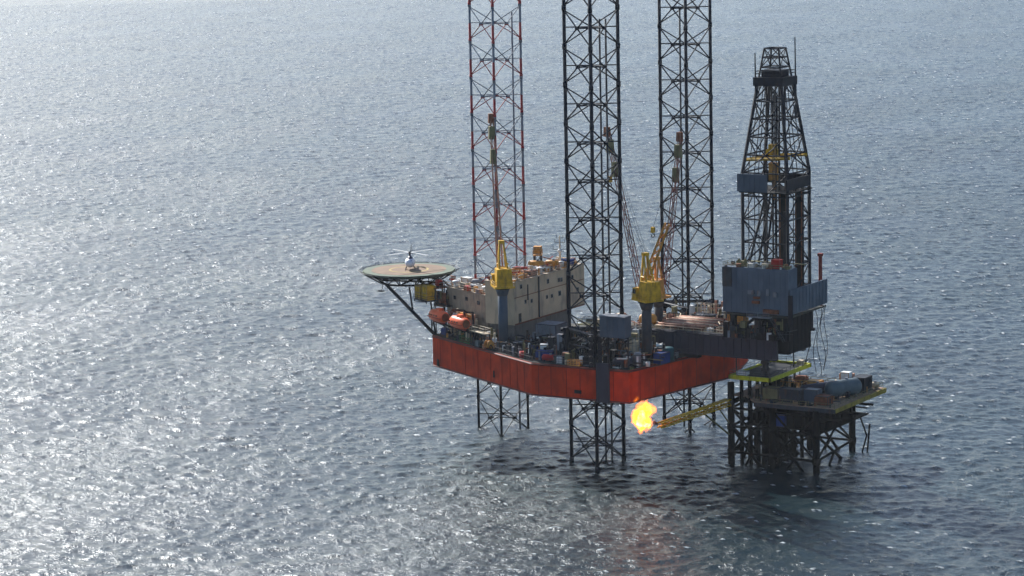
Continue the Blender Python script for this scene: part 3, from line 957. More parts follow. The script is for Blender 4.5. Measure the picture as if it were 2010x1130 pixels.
# ---------------------------------------------------------------- derrick
def build_derrick():
    t = thing('derrick', 'tall dark drilling derrick tapering to a crown above the blue drill floor', 'derrick', (74, 0, FZ))
    cx = 74.0
    def half(z):
        if z < 66.5:
            return 5.6
        if z < 86.5:
            return 5.6 + (3.05 - 5.6) * (z - 66.5) / 20.0
        return 2.9 + (1.75 - 2.9) * (z - 86.5) / 8.0
    sg = ((-1, -1), (1, -1), (1, 1), (-1, 1))
    def P_(k, z):
        h = half(z)
        return Vector((cx + sg[k][0] * h, sg[k][1] * h, z))
    lv = [FZ + i * 5.25 for i in range(7)] + [70.5, 74.5, 78.5, 82.5, 86.4]
    for k in range(4):
        b = MB()
        for z0, z1 in ((FZ, 66.5), (66.5, 86.5)):
            b.bar(P_(k, z0), P_(k, z1), 0.62)
        b.build('derrick_leg', M['leg'], t)
    for k in range(4):
        j = (k + 1) % 4
        b = MB()
        for i, z in enumerate(lv):
            b.bar(P_(k, z), P_(j, z), 0.26)
            if i < len(lv) - 1:
                z2 = lv[i + 1]
                md = P_(k, z2).lerp(P_(j, z2), .5)
                m0 = P_(k, z).lerp(P_(j, z), .5)
                if i % 2 == 0:
                    b.bar(P_(k, z), md, 0.24)
                    b.bar(P_(j, z), md, 0.24)
                else:
                    b.bar(m0, P_(k, z2), 0.24)
                    b.bar(m0, P_(j, z2), 0.24)
                b.bar(P_(k, z).lerp(P_(j, z), .27), P_(k, z2).lerp(P_(j, z2), .27), .16)
                b.bar(P_(k, z).lerp(P_(j, z), .73), P_(k, z2).lerp(P_(j, z2), .73), .16)
        b.build('bracing_panel', M['leg'], t)
    c = MB().box((cx, 0, 86.9), (7.4, 7.4, 1.9))
    c.box((cx, 0, 88.6), (4.6, 4.6, 1.6))
    c.build('crown_block', M['leg'], t)
    c = MB()
    lv2 = (87.6, 90.0, 92.2, 94.2)
    for k in range(4):
        j = (k + 1) % 4
        c.bar(P_(k, 87), P_(k, 94.3), .34)
        for z in lv2:
            c.bar(P_(k, z), P_(j, z), .24)
        c.bar(P_(k, 90), P_(j, 94.2), .17)
        c.bar(P_(j, 90), P_(k, 94.2), .17)
    c.rail([P_(k, 88) * 1 + Vector((sg[k][0] * .6, sg[k][1] * .6, 0)) for k in range(4)], 1.2, .07, True)
    c.build('crown_frame', M['leg'], t)
    for k, z1, top in ((1, 84, 97.0), (3, 85, 93.6)):
        pass
    q = Vector((77.6, 3.2, 0))
    MB().tube((q.x, q.y, 78.5), (q.x - .2, q.y, 96.6), .26, 6, .12).build('whip_mast', M['dgrey'], t)
    MB().tube((70.7, -3.2, 84), (70.6, -3.2, 93.3), .22, 6, .12).build('whip_mast', M['leg'], t)
    # racking board and its wind wall
    b = MB().box((cx - 2.5, -6.9, 64.4), (7.4, .3, 4.0))
    for i in range(6):
        b.box((68.2 + i * 1.32, -7.1, 64.4), (.12, .16, 3.9))
    b.build('board_wind_wall', M['steelblue'], t)
    b = MB().box((cx + 6.1, -1.2, 64.2), (.3, 11.6, 2.4))
    b.box((cx, 6.2, 64.2), (11, .3, 2.4))
    b.build('board_side_wall', M['leg'], t)
    b = MB().box((cx, 0, 62.2), (12.2, 12.6, .3))
    b.build('racking_board', M['black'], t)
    b = MB()
    for y in (-4.2, 4.4):
        b.bar((68.4, y, 69.3), (79.6, y, 70.0), .55)
    b.bar((68.8, -4.2, 69.3), (68.8, 4.4, 69.3), .45)
    b.build('stabbing_beam', M['yellow'], t)
    b = MB().box((cx - .4, -.6, 70.2), (2.6, 2.0, 2.6)).box((cx - .4, -.6, 72.0), (1.6, 1.4, 1.2))
    b.build('travelling_block', M['yellow'], t)
    b = MB().box((cx - .2, -.4, 66.4), (1.9, 1.8, 4.0)).tube((cx - .2, -.4, 60), (cx - .2, -.4, 65), .4, 8)
    b.build('top_drive', M['ochre'], t)
    b = MB()
    for s in range(6):
        b.tube((cx - 1.1 + s * .35, -.6, 72.5), (cx - .9 + s * .3, -.3, 87), .05, 4)
    b.build('drilling_line', M['black'], t)
    b = MB()
    for x, y in ((75.9, -5.0), (72.1, 5.0)):
        for z in range(0, 47):
            if z % 2 == 0:
                b.bar((x - .35, y, FZ + z), (x + .35, y, FZ + z), .07)
        b.tube((x - .4, y, FZ), (x - .4, y * .8, 84), .1, 5)
        b.tube((x + .4, y, FZ), (x + .4, y * .8, 84), .1, 5)
    b.build('ladder', M['leg'], t)
    b = MB().tube((78.6, -4.6, FZ), (78.6, -4.6, 58), .5, 8)
    b.tube((69.3, 4.4, FZ), (69.3, 4.4, 57), .35, 8)
    b.build('standpipe', M['leg'], t)
    b = MB()
    for x, y in ((72.4, -1.6), (75.6, -1.6), (72.4, 1.8), (75.6, 1.8)):
        b.bar((x, y, FZ), (x, y * .8, 86.4), .34)
    b.build('guide_rail', M['leg'], t)
    b = MB()
    for y in (-4.0, 1.0, 4.6):
        b.bar((69.0, y, FZ + 10), (72.6, y * .5, FZ + 27), .4)
    b.build('knee_brace', M['leg'], t)
build_derrick()
for k in range(36):
    bank = k // 18
    i = k % 18
    x = (75.8, 78.0)[bank] + (i % 6) * .3
    y = (-1.9, 1.6)[bank] + (i // 6) * .45
    o = MB().tube((x, y, FZ), (x + .1, y + .1, FZ + 27.0 + (i * 5 % 7) * .1), .13, 6).build('racked_pipe', M['rust'] if i % 5 == 0 else M['black'], smooth=True)
    tag(o, ('slim pipe standing upright in the left bank inside the derrick', 'slim pipe standing upright in the right bank inside the derrick')[bank], 'drill pipe', ('pipes racked left in the derrick', 'pipes racked right in the derrick')[bank])
# ---------------------------------------------------------------- work platform hung below the drill floor
def build_hung_deck():
    t = thing('hanging_work_deck', 'yellow edged work deck hung below the cantilever above the wellheads', 'work deck', (71, 2.4, 20))
    MB().box((71, 2.4, 19.9), (9.6, 20.4, .2)).build('grating', M['black'], t)
    b = MB()
    for p, q in (((66, -8), (76.2, -8)), ((76.2, -8), (76.2, 12.8)), ((76.2, 12.8), (66, 12.8)), ((66, 12.8), (66, -8))):
        b.box(((p[0] + q[0]) / 2, (p[1] + q[1]) / 2, 20.0), (abs(p[0] - q[0]) + .45, abs(p[1] - q[1]) + .45, .9))
    b.build('edge_beam', M['ygreen'], t)
    r = MB().rail([(66, -8, 20.4), (76.2, -8, 20.4), (76.2, 12.8, 20.4), (66, 12.8, 20.4)], 1.1, .05, True)
    r.build('handrail', M['dgrey'], t)
    h = MB()
    for x in (67, 75):
        for y in (-6.6, 6.6):
            h.tube((x, y, 20.4), (x, y, 24.6), .14, 6)
    h.tube((75.5, 11.5, 20.4), (79.0, 7.0, 26), .1, 6)
    h.build('hanger_rod', M['navy'], t)
build_hung_deck()
thingmesh('work_crate', MB().box((68.6, -6.4, 20.8), (2.6, 1.4, .8)).box((68.6, -6.4, 21.22), (2.7, 1.5, .1)), M['white'], 'white flat box on the near corner of the hanging work deck', 'box')
thingmesh('valve_stack', MB().tube((72.5, -3, 20), (72.5, -3, 24.2), .55, 10).box((72.5, -3, 21.4), (1.5, 1.5, .8)).box((72.5, -3, 23), (1.7, 1.3, .8)), M['dgrey'], 'dark valve stack standing on the hanging work deck', 'valve stack')
thingmesh('tool_box', MB().box((75.0, 10.2, 20.9), (1.2, 1.6, .9)).box((75.0, 10.2, 21.4), (1.3, 1.7, .1)), M['cream'], 'cream box at the far end of the hanging work deck', 'box')
# ---------------------------------------------------------------- wellhead platform
WZ = 15.0
def build_well_platform():
    t = thing('wellhead_platform', 'low dark jacket platform with tan deck under the drilling derrick', 'platform', (78, 4, 0))
    lg = [((66.4, -8.2), 18.8), ((76.8, -8.0), 14.2), ((88.2, -9.2), 14.2), ((64.2, 14.4), 14.2), ((75.0, 15.0), 14.2), ((85.6, 15.4), 14.2)]
    for (x, y), top in lg:
        b = MB().tube((x, y, -10), (x, y, top), 0.78, 12)
        for z in (2.6, 8.6):
            b.tube((x, y, z - .7), (x, y, z + .7), 0.95, 12)
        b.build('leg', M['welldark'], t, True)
    b = MB()
    def L_(i, z):
        return (*lg[i][0], z)
    for i, j in ((0, 1), (1, 2), (3, 4), (4, 5), (0, 3), (1, 4), (2, 5)):
        for z in (2.6, 8.6, 12.8):
            b.tube(L_(i, z), L_(j, z), .30, 7)
        b.tube(L_(i, 8.6), L_(j, -4), .34, 7)
        b.tube(L_(j, 2.6), L_(i, 12.8), .26, 7)
        b.tube(L_(i, 2.6), L_(j, 12.8), .26, 7)
        mid = (Vector(L_(i, 2.6)) + Vector(L_(j, 2.6))) / 2
        b.tube(L_(i, -6), mid, .3, 7)
        b.tube(L_(j, -6), mid, .3, 7)
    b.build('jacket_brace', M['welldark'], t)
    deck = [(73.2, -9.4), (92.8, -9.2), (92.2, 18.6), (64.5, 18.6), (64.5, -4.0), (68.0, -4.0)]
    MB().prism(deck, WZ - .3, WZ).build('top_deck', M['welldeck'], t)
    g = MB()
    g.box((83, -9.3, WZ - .55), (19.8, .35, .9))
    g.build('near_girder', M['dgrey'], t)
    g = MB()
    g.box((92.6, 4.6, WZ - .55), (.4, 28.0, 1.0))
    g.build('side_girder', M['edge'], t)
    g = MB()
    for y in (-5, 0, 5, 10, 15, 18.4):
        g.box((80, y, WZ - .8), (25, .35, 1.0))
    for x in (66, 72, 78, 84, 90):
        g.box((x, 5, WZ - 1.0), (.35, 25, 1.1))
    g.build('floor_beam', M['welldark'], t)
    # lower deck full of piping
    c = MB().box((79.5, 4, 9.2), (20.5, 23.0, .3))
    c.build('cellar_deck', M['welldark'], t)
    rr = random.Random(8)
    for k in range(60):
        x, y = rr.uniform(68, 89), rr.uniform(-7.5, 14)
        h = rr.uniform(1.8, 4.8)
        q = MB()
        if k % 3 == 0:
            q.box((x, y, 9.35 + h / 2), (rr.uniform(1, 2.6), rr.uniform(1, 2.6), h))
        elif k % 3 == 1:
            q.tube((x, y, 9.3), (x, y, 9.3 + h + .8), rr.uniform(.2, .6), 8)
        else:
            q.tube((x, y, 9.6 + h * .6), (x + rr.uniform(3, 6), y, 9.6 + h * .6), rr.uniform(.15, .4), 7)
        q.build('process_piping', M['welldark'], t)
    for k in range(24):
        x, y = 68.2 + (k % 6) * 1.7 + .3 * (k % 2), -6.4 + (k // 6) * 4.0 + .5 * (k % 3)
        MB().tube((x, y, -10), (x, y, 17.2 if k % 3 else 19.4), .46, 8).build('conductor', M['welldark'], t, True)
    r = MB().rail([(92.6, -9.0, WZ), (92.0, 18.4, WZ), (66, 18.4, WZ)], 1.1, .05)
    r.rail([(73.4, -9.2, WZ), (92.6, -9.2, WZ)], 1.1, .05)
    r.build('handrail', M['olive'], t)
    bl = MB()
    for (x, y) in ((88.6, 16.8),):
        bl.tube((x, y, -2), (x + .8, y, 6.5), .22, 7)
    bl.tube((87.2, 15.6, -3), (89.2, 15.6, 4), .2, 7).tube((89.2, 15.6, 4), (87.4, 15.6, 8.6), .2, 7)
    bl.build('boat_bumper', M['welldark'], t)
build_well_platform()
# ---------------------------------------------------------------- flare boom and flame
def build_flare():
    t = thing('flare_boom', 'yellow lattice flare boom reaching out from the low platform over the water', 'flare boom', (65.6, -8.5, 14.2))
    a, b_ = Vector((66.0, -8.6, 14.2)), Vector((64.3, -38.4, 14.2))
    b = MB().lattice(a, b_, 1.4, 1.0, 20, .16, .09)
    b.build('boom', M['yellow'], t)
    b = MB().box(((a.x + b_.x) / 2, (a.y + b_.y) / 2, 14.0), (29.8, 1.0, .1), math.atan2(b_.y - a.y, b_.x - a.x))
    b.build('walkway', M['yellow'], t)
    b = MB().tube(a + Vector((.2, 0, .75)), b_ + Vector((-.1, -1.2, .75)), .17, 8)
    b.tube(a + Vector((-.5, 0, .7)), b_ + Vector((-.4, -.8, .7)), .1, 6)
    b.build('gas_pipe', M['yellow'], t, True)
    MB().tube(b_ + Vector((-.1, -.8, .5)), b_ + Vector((-.3, -1.8, 1.0)), .3, 8, .38).build('burner_tip', M['rust'], t)
    b = MB()
    b.tube((66.2, -8.4, 6.5), (65.4, -19.5, 13.5), .22, 7)
    b.tube((66.2, -8.4, 9.0), (65.8, -13.0, 13.5), .16, 6)
    b.build('support_strut', M['olive'], t)
    k = MB().tube((66.0, -8.8, 18.6), (64.7, -30, 14.9), .05, 4)
    k.build('stay_wire', M['black'], t)
build_flare()
def flame_mat(name, c0, c1, s0, s1, scale):
    """glowing surface for the hot root of the flame"""
    m = bpy.data.materials.new(name)
    m.use_nodes = True
    t = m.node_tree
    t.nodes.remove(t.nodes['Principled BSDF'])
    tc = t.nodes.new('ShaderNodeTexCoord')
    n = t.nodes.new('ShaderNodeTexNoise')
    n.inputs['Scale'].default_value = scale
    n.inputs['Detail'].default_value = 4
    t.links.new(tc.outputs['Object'], n.inputs['Vector'])
    r = t.nodes.new('ShaderNodeValToRGB')
    r.color_ramp.elements[0].color = (*c0, 1)
    r.color_ramp.elements[0].position = .38
    r.color_ramp.elements[1].color = (*c1, 1)
    r.color_ramp.elements[1].position = .62
    t.links.new(n.outputs['Fac'], r.inputs['Fac'])
    st = t.nodes.new('ShaderNodeMapRange')
    st.inputs['From Min'].default_value = .35
    st.inputs['From Max'].default_value = .65
    st.inputs['To Min'].default_value = s0
    st.inputs['To Max'].default_value = s1
    t.links.new(n.outputs['Fac'], st.inputs['Value'])
    e = t.nodes.new('ShaderNodeEmission')
    t.links.new(r.outputs['Color'], e.inputs['Color'])
    t.links.new(st.outputs['Result'], e.inputs['Strength'])
    t.links.new(e.outputs[0], t.nodes['Material Output'].inputs['Surface'])
    return m
def fire_volume(name, col, strength, scale, thresh, ctr, rad):
    """burning gas: a volume that glows, ragged by noise and thinning out from its own middle"""
    m = bpy.data.materials.new(name)
    m.use_nodes = True
    t = m.node_tree
    t.nodes.remove(t.nodes['Principled BSDF'])
    N, L = t.nodes.new, t.links.new
    tc = N('ShaderNodeTexCoord')
    n = N('ShaderNodeTexNoise')
    n.inputs['Scale'].default_value = scale
    n.inputs['Detail'].default_value = 4
    n.inputs['Distortion'].default_value = .6
    L(tc.outputs['Object'], n.inputs['Vector'])
    d = N('ShaderNodeVectorMath')
    d.operation = 'SUBTRACT'
    L(tc.outputs['Object'], d.inputs[0])
    d.inputs[1].default_value = ctr
    k = N('ShaderNodeVectorMath')
    k.operation = 'DIVIDE'
    L(d.outputs[0], k.inputs[0])
    k.inputs[1].default_value = rad
    ln = N('ShaderNodeVectorMath')
    ln.operation = 'LENGTH'
    L(k.outputs[0], ln.inputs[0])
    f = N('ShaderNodeMapRange')
    f.inputs['From Min'].default_value = 1.0
    f.inputs['From Max'].default_value = 0.0
    f.inputs['To Min'].default_value = -.32
    f.inputs['To Max'].default_value = .40
    f.clamp = False
    L(ln.outputs['Value'], f.inputs['Value'])
    a = N('ShaderNodeMath')
    a.operation = 'ADD'
    L(n.outputs['Fac'], a.inputs[0])
    L(f.outputs['Result'], a.inputs[1])
    r = N('ShaderNodeMapRange')
    r.inputs['From Min'].default_value = thresh
    r.inputs['From Max'].default_value = thresh + .26
    r.inputs['To Max'].default_value = strength
    L(a.outputs[0], r.inputs['Value'])
    e = N('ShaderNodeEmission')
    e.inputs['Color'].default_value = (*col, 1)
    L(r.outputs['Result'], e.inputs['Strength'])
    ab = N('ShaderNodeVolumeAbsorption')          # hot soot hides what lies behind
    ab.inputs['Color'].default_value = (.25, .12, .02, 1)
    dn = N('ShaderNodeMath')
    dn.operation = 'MULTIPLY'
    dn.inputs[1].default_value = .22
    L(r.outputs['Result'], dn.inputs[0])
    L(dn.outputs[0], ab.inputs['Density'])
    ad = N('ShaderNodeAddShader')
    L(e.outputs[0], ad.inputs[0])
    L(ab.outputs[0], ad.inputs[1])
    L(ad.outputs[0], t.nodes['Material Output'].inputs['Volume'])
    return m
def blob_mesh(name, blobs, m, parent, seed, rough):
    from mathutils import noise
    bm = bmesh.new()
    for (c, r, st) in blobs:
        b2 = bmesh.new()
        bmesh.ops.create_icosphere(b2, subdivisions=4, radius=1)
        for v in b2.verts:
            d = v.co.copy()
            k = 1 + rough * noise.fractal(d * 1.7 + Vector((seed, c[0], c[1])), 1.0, 2.0, 4)
            v.co = Vector((c[0] + d.x * r * st[0] * k, c[1] + d.y * r * st[1] * k, c[2] + d.z * r * st[2] * k))
        me_ = bpy.data.meshes.new('part_of_flame')
        b2.to_mesh(me_)
        b2.free()
        bm.from_mesh(me_)
        bpy.data.meshes.remove(me_)
    me = bpy.data.meshes.new(name)
    bm.to_mesh(me)
    bm.free()
    me.polygons.foreach_set('use_smooth', np.ones(len(me.polygons), dtype=bool))
    me.materials.append(m)
    o = bpy.data.objects.new(name, me)
    C.objects.link(o)
    o.parent = parent
    return o
def build_flame():
    # screen-left is roughly (-.85,-.5): the wind carries the flame off the burner that way and up
    t = thing('gas_flame', 'bright yellow and orange gas flame burning at the tip of the flare boom', 'flame', (60.6, -38.6, 16.0))
    L = Vector((-.85, -.52, 0))
    def c(s, z, d=0):
        q = -L * s + Vector((-.52, .85, 0)) * d
        return (q.x, q.y, z)
    core = [(c(-.8, -1.2), 1.0, (1, 1, 1.2)), (c(-.5, .2), .8, (1, 1, 1.2)), (c(.7, -2.0), .45, (1.4, 1.2, .8))]
    blob_mesh('flame_core', core, flame_mat('flame_core_glow', (1, .36, .035), (1, .58, .13), 3.5, 7.0, .8), t, 3.1, .5)
    tongue = [(c(0, .3), 6.2, (1, 1, 1.15))]
    blob_mesh('flame_tongue', tongue, fire_volume('burning_gas', (1, .215, .008), 4.0, .36, .53, c(-.3, .2), (5.0, 5.0, 6.3)), t, 7.7, .12)
build_flame()
# ---------------------------------------------------------------- deck cargo and equipment: every piece a thing of its own
def k_container(t, d, m):
    L, W, H = d
    b = MB().box((0, 0, H / 2), (L - .1, W - .1, H - .1))
    n = max(4, int(L / .45))
    for s in (-1, 1):
        for k in range(n):
            b.box((-L / 2 + (k + .5) * L / n, s * (W / 2 - .02), H / 2), (L / n * .5, .08, H - .35))
    b.build('body', m, t, local=True)
    f = MB()
    for x in (-1, 1):
        for y in (-1, 1):
            f.box((x * (L / 2 - .08), y * (W / 2 - .08), H / 2), (.18, .18, H))
    for z in (.09, H - .09):
        for y in (-1, 1):
            f.box((0, y * (W / 2 - .07), z), (L - .36, .16, .16))
        for x in (-1, 1):
            f.box((x * (L / 2 - .07), 0, z), (.16, W - .36, .16))
    f.build('frame', M['dgrey'], t, local=True)
    dd = MB()
    for y in (-W / 4, W / 4):
        dd.box((L / 2 - .01, y, H / 2), (.1, W / 2 - .25, H - .4))
        dd.tube((L / 2 + .07, y * .6, .3), (L / 2 + .07, y * .6, H - .3), .03, 5)
    dd.build('door', m, t, local=True)
def k_tank(t, d, m):
    L, D_, H = d
    r = D_ / 2
    zc = H - r
    MB().lathe((0, 0, zc), [(r * .25, -L / 2), (r * .7, -L / 2 + r * .12), (r, -L / 2 + r * .45), (r, L / 2 - r * .45), (r * .7, L / 2 - r * .12), (r * .25, L / 2)], 18, 'x').build('shell', m, t, True, True)
    for x in (-L * .28, L * .28):
        MB().box((x, 0, (zc - r * .6) / 2 + .02), (.35, D_ * .8, zc - r * .55)).build('saddle', M['dgrey'], t, local=True)
    MB().tube((L * .1, 0, H - .08), (L * .1, 0, H + .3), .32, 10).build('manway', M['grey'], t, local=True)
def k_vtank(t, d, m):
    r, _, H = d
    MB().lathe((0, 0, 0), [(r, .25), (r, H - .4), (r * .75, H - .08), (r * .2, H)], 16).build('shell', m, t, True, True)
    MB().tube((0, 0, 0), (0, 0, .3), r * 1.08, 12).build('base', M['dgrey'], t, local=True)
    b = MB().tube((r + .1, 0, .2), (r + .1, 0, H + .4), .04, 4).tube((r + .1, .4, .2), (r + .1, .4, H + .4), .04, 4)
    b.build('ladder', M['dgrey'], t, local=True)
def k_skid(t, d, m):
    L, W, H = d
    b = MB()
    for y in (-W / 2 + .1, W / 2 - .1):
        b.box((0, y, .15), (L, .2, .3))
    for k in range(4):
        b.box((-L / 2 + .2 + k * (L - .4) / 3, 0, .15), (.2, W - .4, .26))
    b.build('base_frame', M['dgrey'], t, local=True)
    MB().box((-L * .14, 0, .3 + H * .36), (L * .6, W * .74, H * .72)).box((-L * .14, 0, .3 + H * .75), (L * .5, W * .5, H * .1)).build('engine_housing', m, t, local=True)
    b = MB().tube((L * .22, 0, .3 + H * .3), (L * .46, 0, .3 + H * .3), W * .26, 12).tube((L * .3, W * .2, .3), (L * .3, W * .2, H * .8), .09, 6)
    b.build('pump', M['navy'], t, local=True)
    MB().tube((-L * .25, 0, .3 + H * .7), (-L * .25, 0, H + .7), .12, 8).build('exhaust_stack', M['black'], t, local=True)
def k_basket(t, d, m):
    L, W, H = d
    b = MB().box((0, 0, .08), (L, W, .12))
    for z in (.14, H * .5, H):
        for y in (-W / 2, W / 2):
            b.bar((-L / 2, y, z), (L / 2, y, z), .11)
        for x in (-L / 2, L / 2):
            b.bar((x, -W / 2, z), (x, W / 2, z), .11)
    n = max(2, int(L / .8))
    for k in range(n + 1):
        for y in (-W / 2, W / 2):
            b.bar((-L / 2 + k * L / n, y, 0), (-L / 2 + k * L / n, y, H), .09)
    b.build('cage', m, t, local=True)
    q = MB()
    for k in range(5):
        q.tube((-L * .45, -W * .35 + k * W * .17, .3 + .12 * (k % 2)), (L * .45, -W * .35 + k * W * .17, .3 + .12 * (k % 2)), .11, 6)
    q.build('load', M['rust'], t, local=True)
def k_reel(t, d, m):
    r, W, H = d
    MB().lathe((0, 0, H - r), [(r * .55, -W / 2), (r * .55, W / 2)], 14, 'x').build('drum', M['black'], t, True, True)
    for s in (-1, 1):
        MB().lathe((s * W / 2, 0, H - r), [(r, -.06), (r, .06)], 16, 'x').build('flange', m, t, local=True)
    b = MB()
    for s in (-1, 1):
        for y in (-1, 1):
            b.bar((s * (W / 2 + .2), y * r * .8, 0), (s * (W / 2 + .2), 0, H - r), .14)
        b.bar((s * (W / 2 + .2), -r * .8, .06), (s * (W / 2 + .2), r * .8, .06), .12)
    b.build('stand', M['dgrey'], t, local=True)
def k_tote(t, d, m):
    L, W, H = d
    MB().box((0, 0, H * .52), (L * .88, W * .88, H * .74)).tube((0, 0, H * .88), (0, 0, H * .98), .2, 8).build('tank', m, t, local=True)
    b = MB().box((0, 0, .08), (L, W, .14))
    for x in (-L / 2, 0, L / 2):
        for y in (-W / 2, W / 2):
            b.bar((x, y, .1), (x, y, H), .07)
    for z in (H * .4, H * .7, H):
        for y in (-W / 2, W / 2):
            b.bar((-L / 2, y, z), (L / 2, y, z), .06)
        for x in (-L / 2, L / 2):
            b.bar((x, -W / 2, z), (x, W / 2, z), .06)
    b.build('cage', M['grey'], t, local=True)
def k_drum(t, d, m):
    r, _, H = d
    MB().lathe((0, 0, 0), [(r, 0), (r, H * .32), (r * 1.06, H * .34), (r, H * .36), (r, H * .64), (r * 1.06, H * .66), (r, H * .68), (r, H), (r * .9, H - .02)], 14).build('barrel', m, t, True, True)
    MB().tube((r * .5, 0, H - .03), (r * .5, 0, H + .05), .06, 6).build('bung', M['grey'], t, local=True)
def k_crate(t, d, m):
    L, W, H = d
    MB().box((0, 0, .14 + (H - .14) / 2), (L - .08, W - .08, H - .14)).build('body', m, t, local=True)
    b = MB()
    for y in (-1, 1):
        for z in (.2, H * .5, H - .1):
            b.box((0, y * (W / 2 - .02), z), (L, .05, .16))
        for x in (-1, 1):
            b.box((x * (L / 2 - .1), y * (W / 2), H / 2 + .05), (.18, .05, H - .1))
    for x in (-L * .35, 0, L * .35):
        b.box((x, 0, .06), (.2, W, .12))
    b.build('batten', M['wood'], t, local=True)
def k_vent(t, d, m):
    r, _, H = d
    MB().tube((0, 0, 0), (0, 0, H * .7), r, 12).build('duct', m, t, True, True)
    MB().lathe((0, 0, H * .7), [(r * 1.0, 0), (r * 1.6, .12), (r * 1.6, H * .2), (r * .9, H * .3)], 12).build('hood', m, t, True, True)
def k_aircon(t, d, m):
    L, W, H = d
    MB().box((0, 0, H / 2 + .1), (L, W, H - .2)).box((0, 0, .06), (L * .9, W * .9, .12)).build('cabinet', m, t, local=True)
    b = MB()
    for x in (-L / 4, L / 4):
        b.tube((x, 0, H - .02), (x, 0, H + .12), min(L / 4, W / 2) * .8, 12)
    b.build('fan_cowl', M['dgrey'], t, local=True)
    MB().box((0, -W / 2 - .02, H * .5), (L * .8, .06, H * .5)).build('louvre', M['dgrey'], t, local=True)
def k_mast(t, d, m):
    r, _, H = d
    MB().tube((0, 0, 0), (0, 0, H), r, 8, r * .5).build('pole', m, t, True, True)
    b = MB()
    for z, l in ((H * .55, 1.6), (H * .78, 1.2), (H * .93, .8)):
        b.bar((-l, 0, z), (l, 0, z), .1)
        b.tube((-l, 0, z), (-l, 0, z + .8), .06, 5).tube((l, 0, z), (l, 0, z + .6), .06, 5)
    b.build('crossarm', M['dgrey'], t, local=True)
    MB().lathe((0, 0, H * .5), [(.2, -.5), (.55, -.3), (.65, 0), (.5, .35), (.15, .5)], 10).build('radome', M['white'], t, True, True)
def k_winch(t, d, m):
    L, W, H = d
    MB().box((0, 0, .12), (L, W, .24)).build('base', M['dgrey'], t, local=True)
    MB().lathe((0, 0, H * .55), [(H * .45, -L * .3), (H * .45, -L * .26), (H * .25, -L * .25), (H * .25, L * .2), (H * .45, L * .21), (H * .45, L * .25)], 14, 'x').build('drum', m, t, True, True)
    MB().box((L * .4, 0, H * .45), (L * .2, W * .6, H * .6)).build('motor', M['navy'], t, local=True)
def k_rack(t, d, m):
    L, W, H = d
    b = MB()
    for x in (-L / 2, L / 2):
        for y in (-W / 2, W / 2):
            b.bar((x, y, 0), (x, y, H), .12)
    for z in (.1, H):
        for y in (-W / 2, W / 2):
            b.bar((-L / 2, y, z), (L / 2, y, z), .12)
        for x in (-L / 2, L / 2):
            b.bar((x, -W / 2, z), (x, W / 2, z), .12)
    b.build('frame', M['dgrey'], t, local=True)
    n = max(2, int(L / .5))
    for k in range(n):
        for y in (-W / 4, W / 4):
            MB().lathe((-L / 2 + (k + .5) * L / n, y, .15), [(.2, 0), (.2, H * .72), (.08, H * .82), (.08, H * .9)], 8).build('gas_bottle', m, t, True, True)
def k_manifold(t, d, m):
    L, W, H = d
    b = MB()
    for z in (H * .3, H * .65, H * .95):
        b.tube((-L / 2, 0, z), (L / 2, 0, z), .14, 8)
    for k in range(4):
        x = -L * .4 + k * L * .26
        b.tube((x, 0, 0), (x, 0, H), .12, 8)
        b.box((x, 0, H * .65), (.42, .42, .42))
    b.build('pipework', m, t, True, True)
    w_ = MB()
    for k in range(4):
        x = -L * .4 + k * L * .26
        w_.lathe((x, -.4, H * .65), [(.28, -.03), (.28, .03)], 10, 'x', R(90))
    w_.build('hand_wheel', M['bright_red'], t, local=True)
    MB().box((0, 0, .06), (L, W, .12)).build('base', M['dgrey'], t, local=True)
def k_platform(t, d, m):
    L, W, H = d
    b = MB().box((0, 0, H - .1), (L, W, .2))
    b.rail([(-L / 2, -W / 2, H), (L / 2, -W / 2, H), (L / 2, W / 2, H), (-L / 2, W / 2, H)], 1.1, .05, True)
    b.build('deck', m, t, local=True)
    p = MB()
    for x in (-L / 2 + .2, L / 2 - .2):
        for y in (-W / 2 + .2, W / 2 - .2):
            p.bar((x, y, 0), (x, y, H - .2), .22)
    p.bar((-L / 2 + .2, -W / 2 + .2, 0), (L / 2 - .2, -W / 2 + .2, H - .2), .14)
    p.build('post', M['dgrey'], t, local=True)
KIND = {'shipping_container': (k_container, 'container'), 'storage_tank': (k_tank, 'tank'), 'vertical_tank': (k_vtank, 'tank'), 'pump_skid': (k_skid, 'pump skid'),
        'cargo_basket': (k_basket, 'cargo basket'), 'hose_reel': (k_reel, 'hose reel'), 'liquid_tote': (k_tote, 'tote tank'), 'oil_drum': (k_drum, 'drum'),
        'timber_crate': (k_crate, 'crate'), 'roof_vent': (k_vent, 'vent'), 'cooling_unit': (k_aircon, 'cooling unit'), 'antenna_mast': (k_mast, 'mast'),
        'deck_winch': (k_winch, 'winch'), 'bottle_rack': (k_rack, 'bottle rack'), 'pipe_manifold': (k_manifold, 'manifold'), 'raised_platform': (k_platform, 'platform')}
D0 = DECK + .12
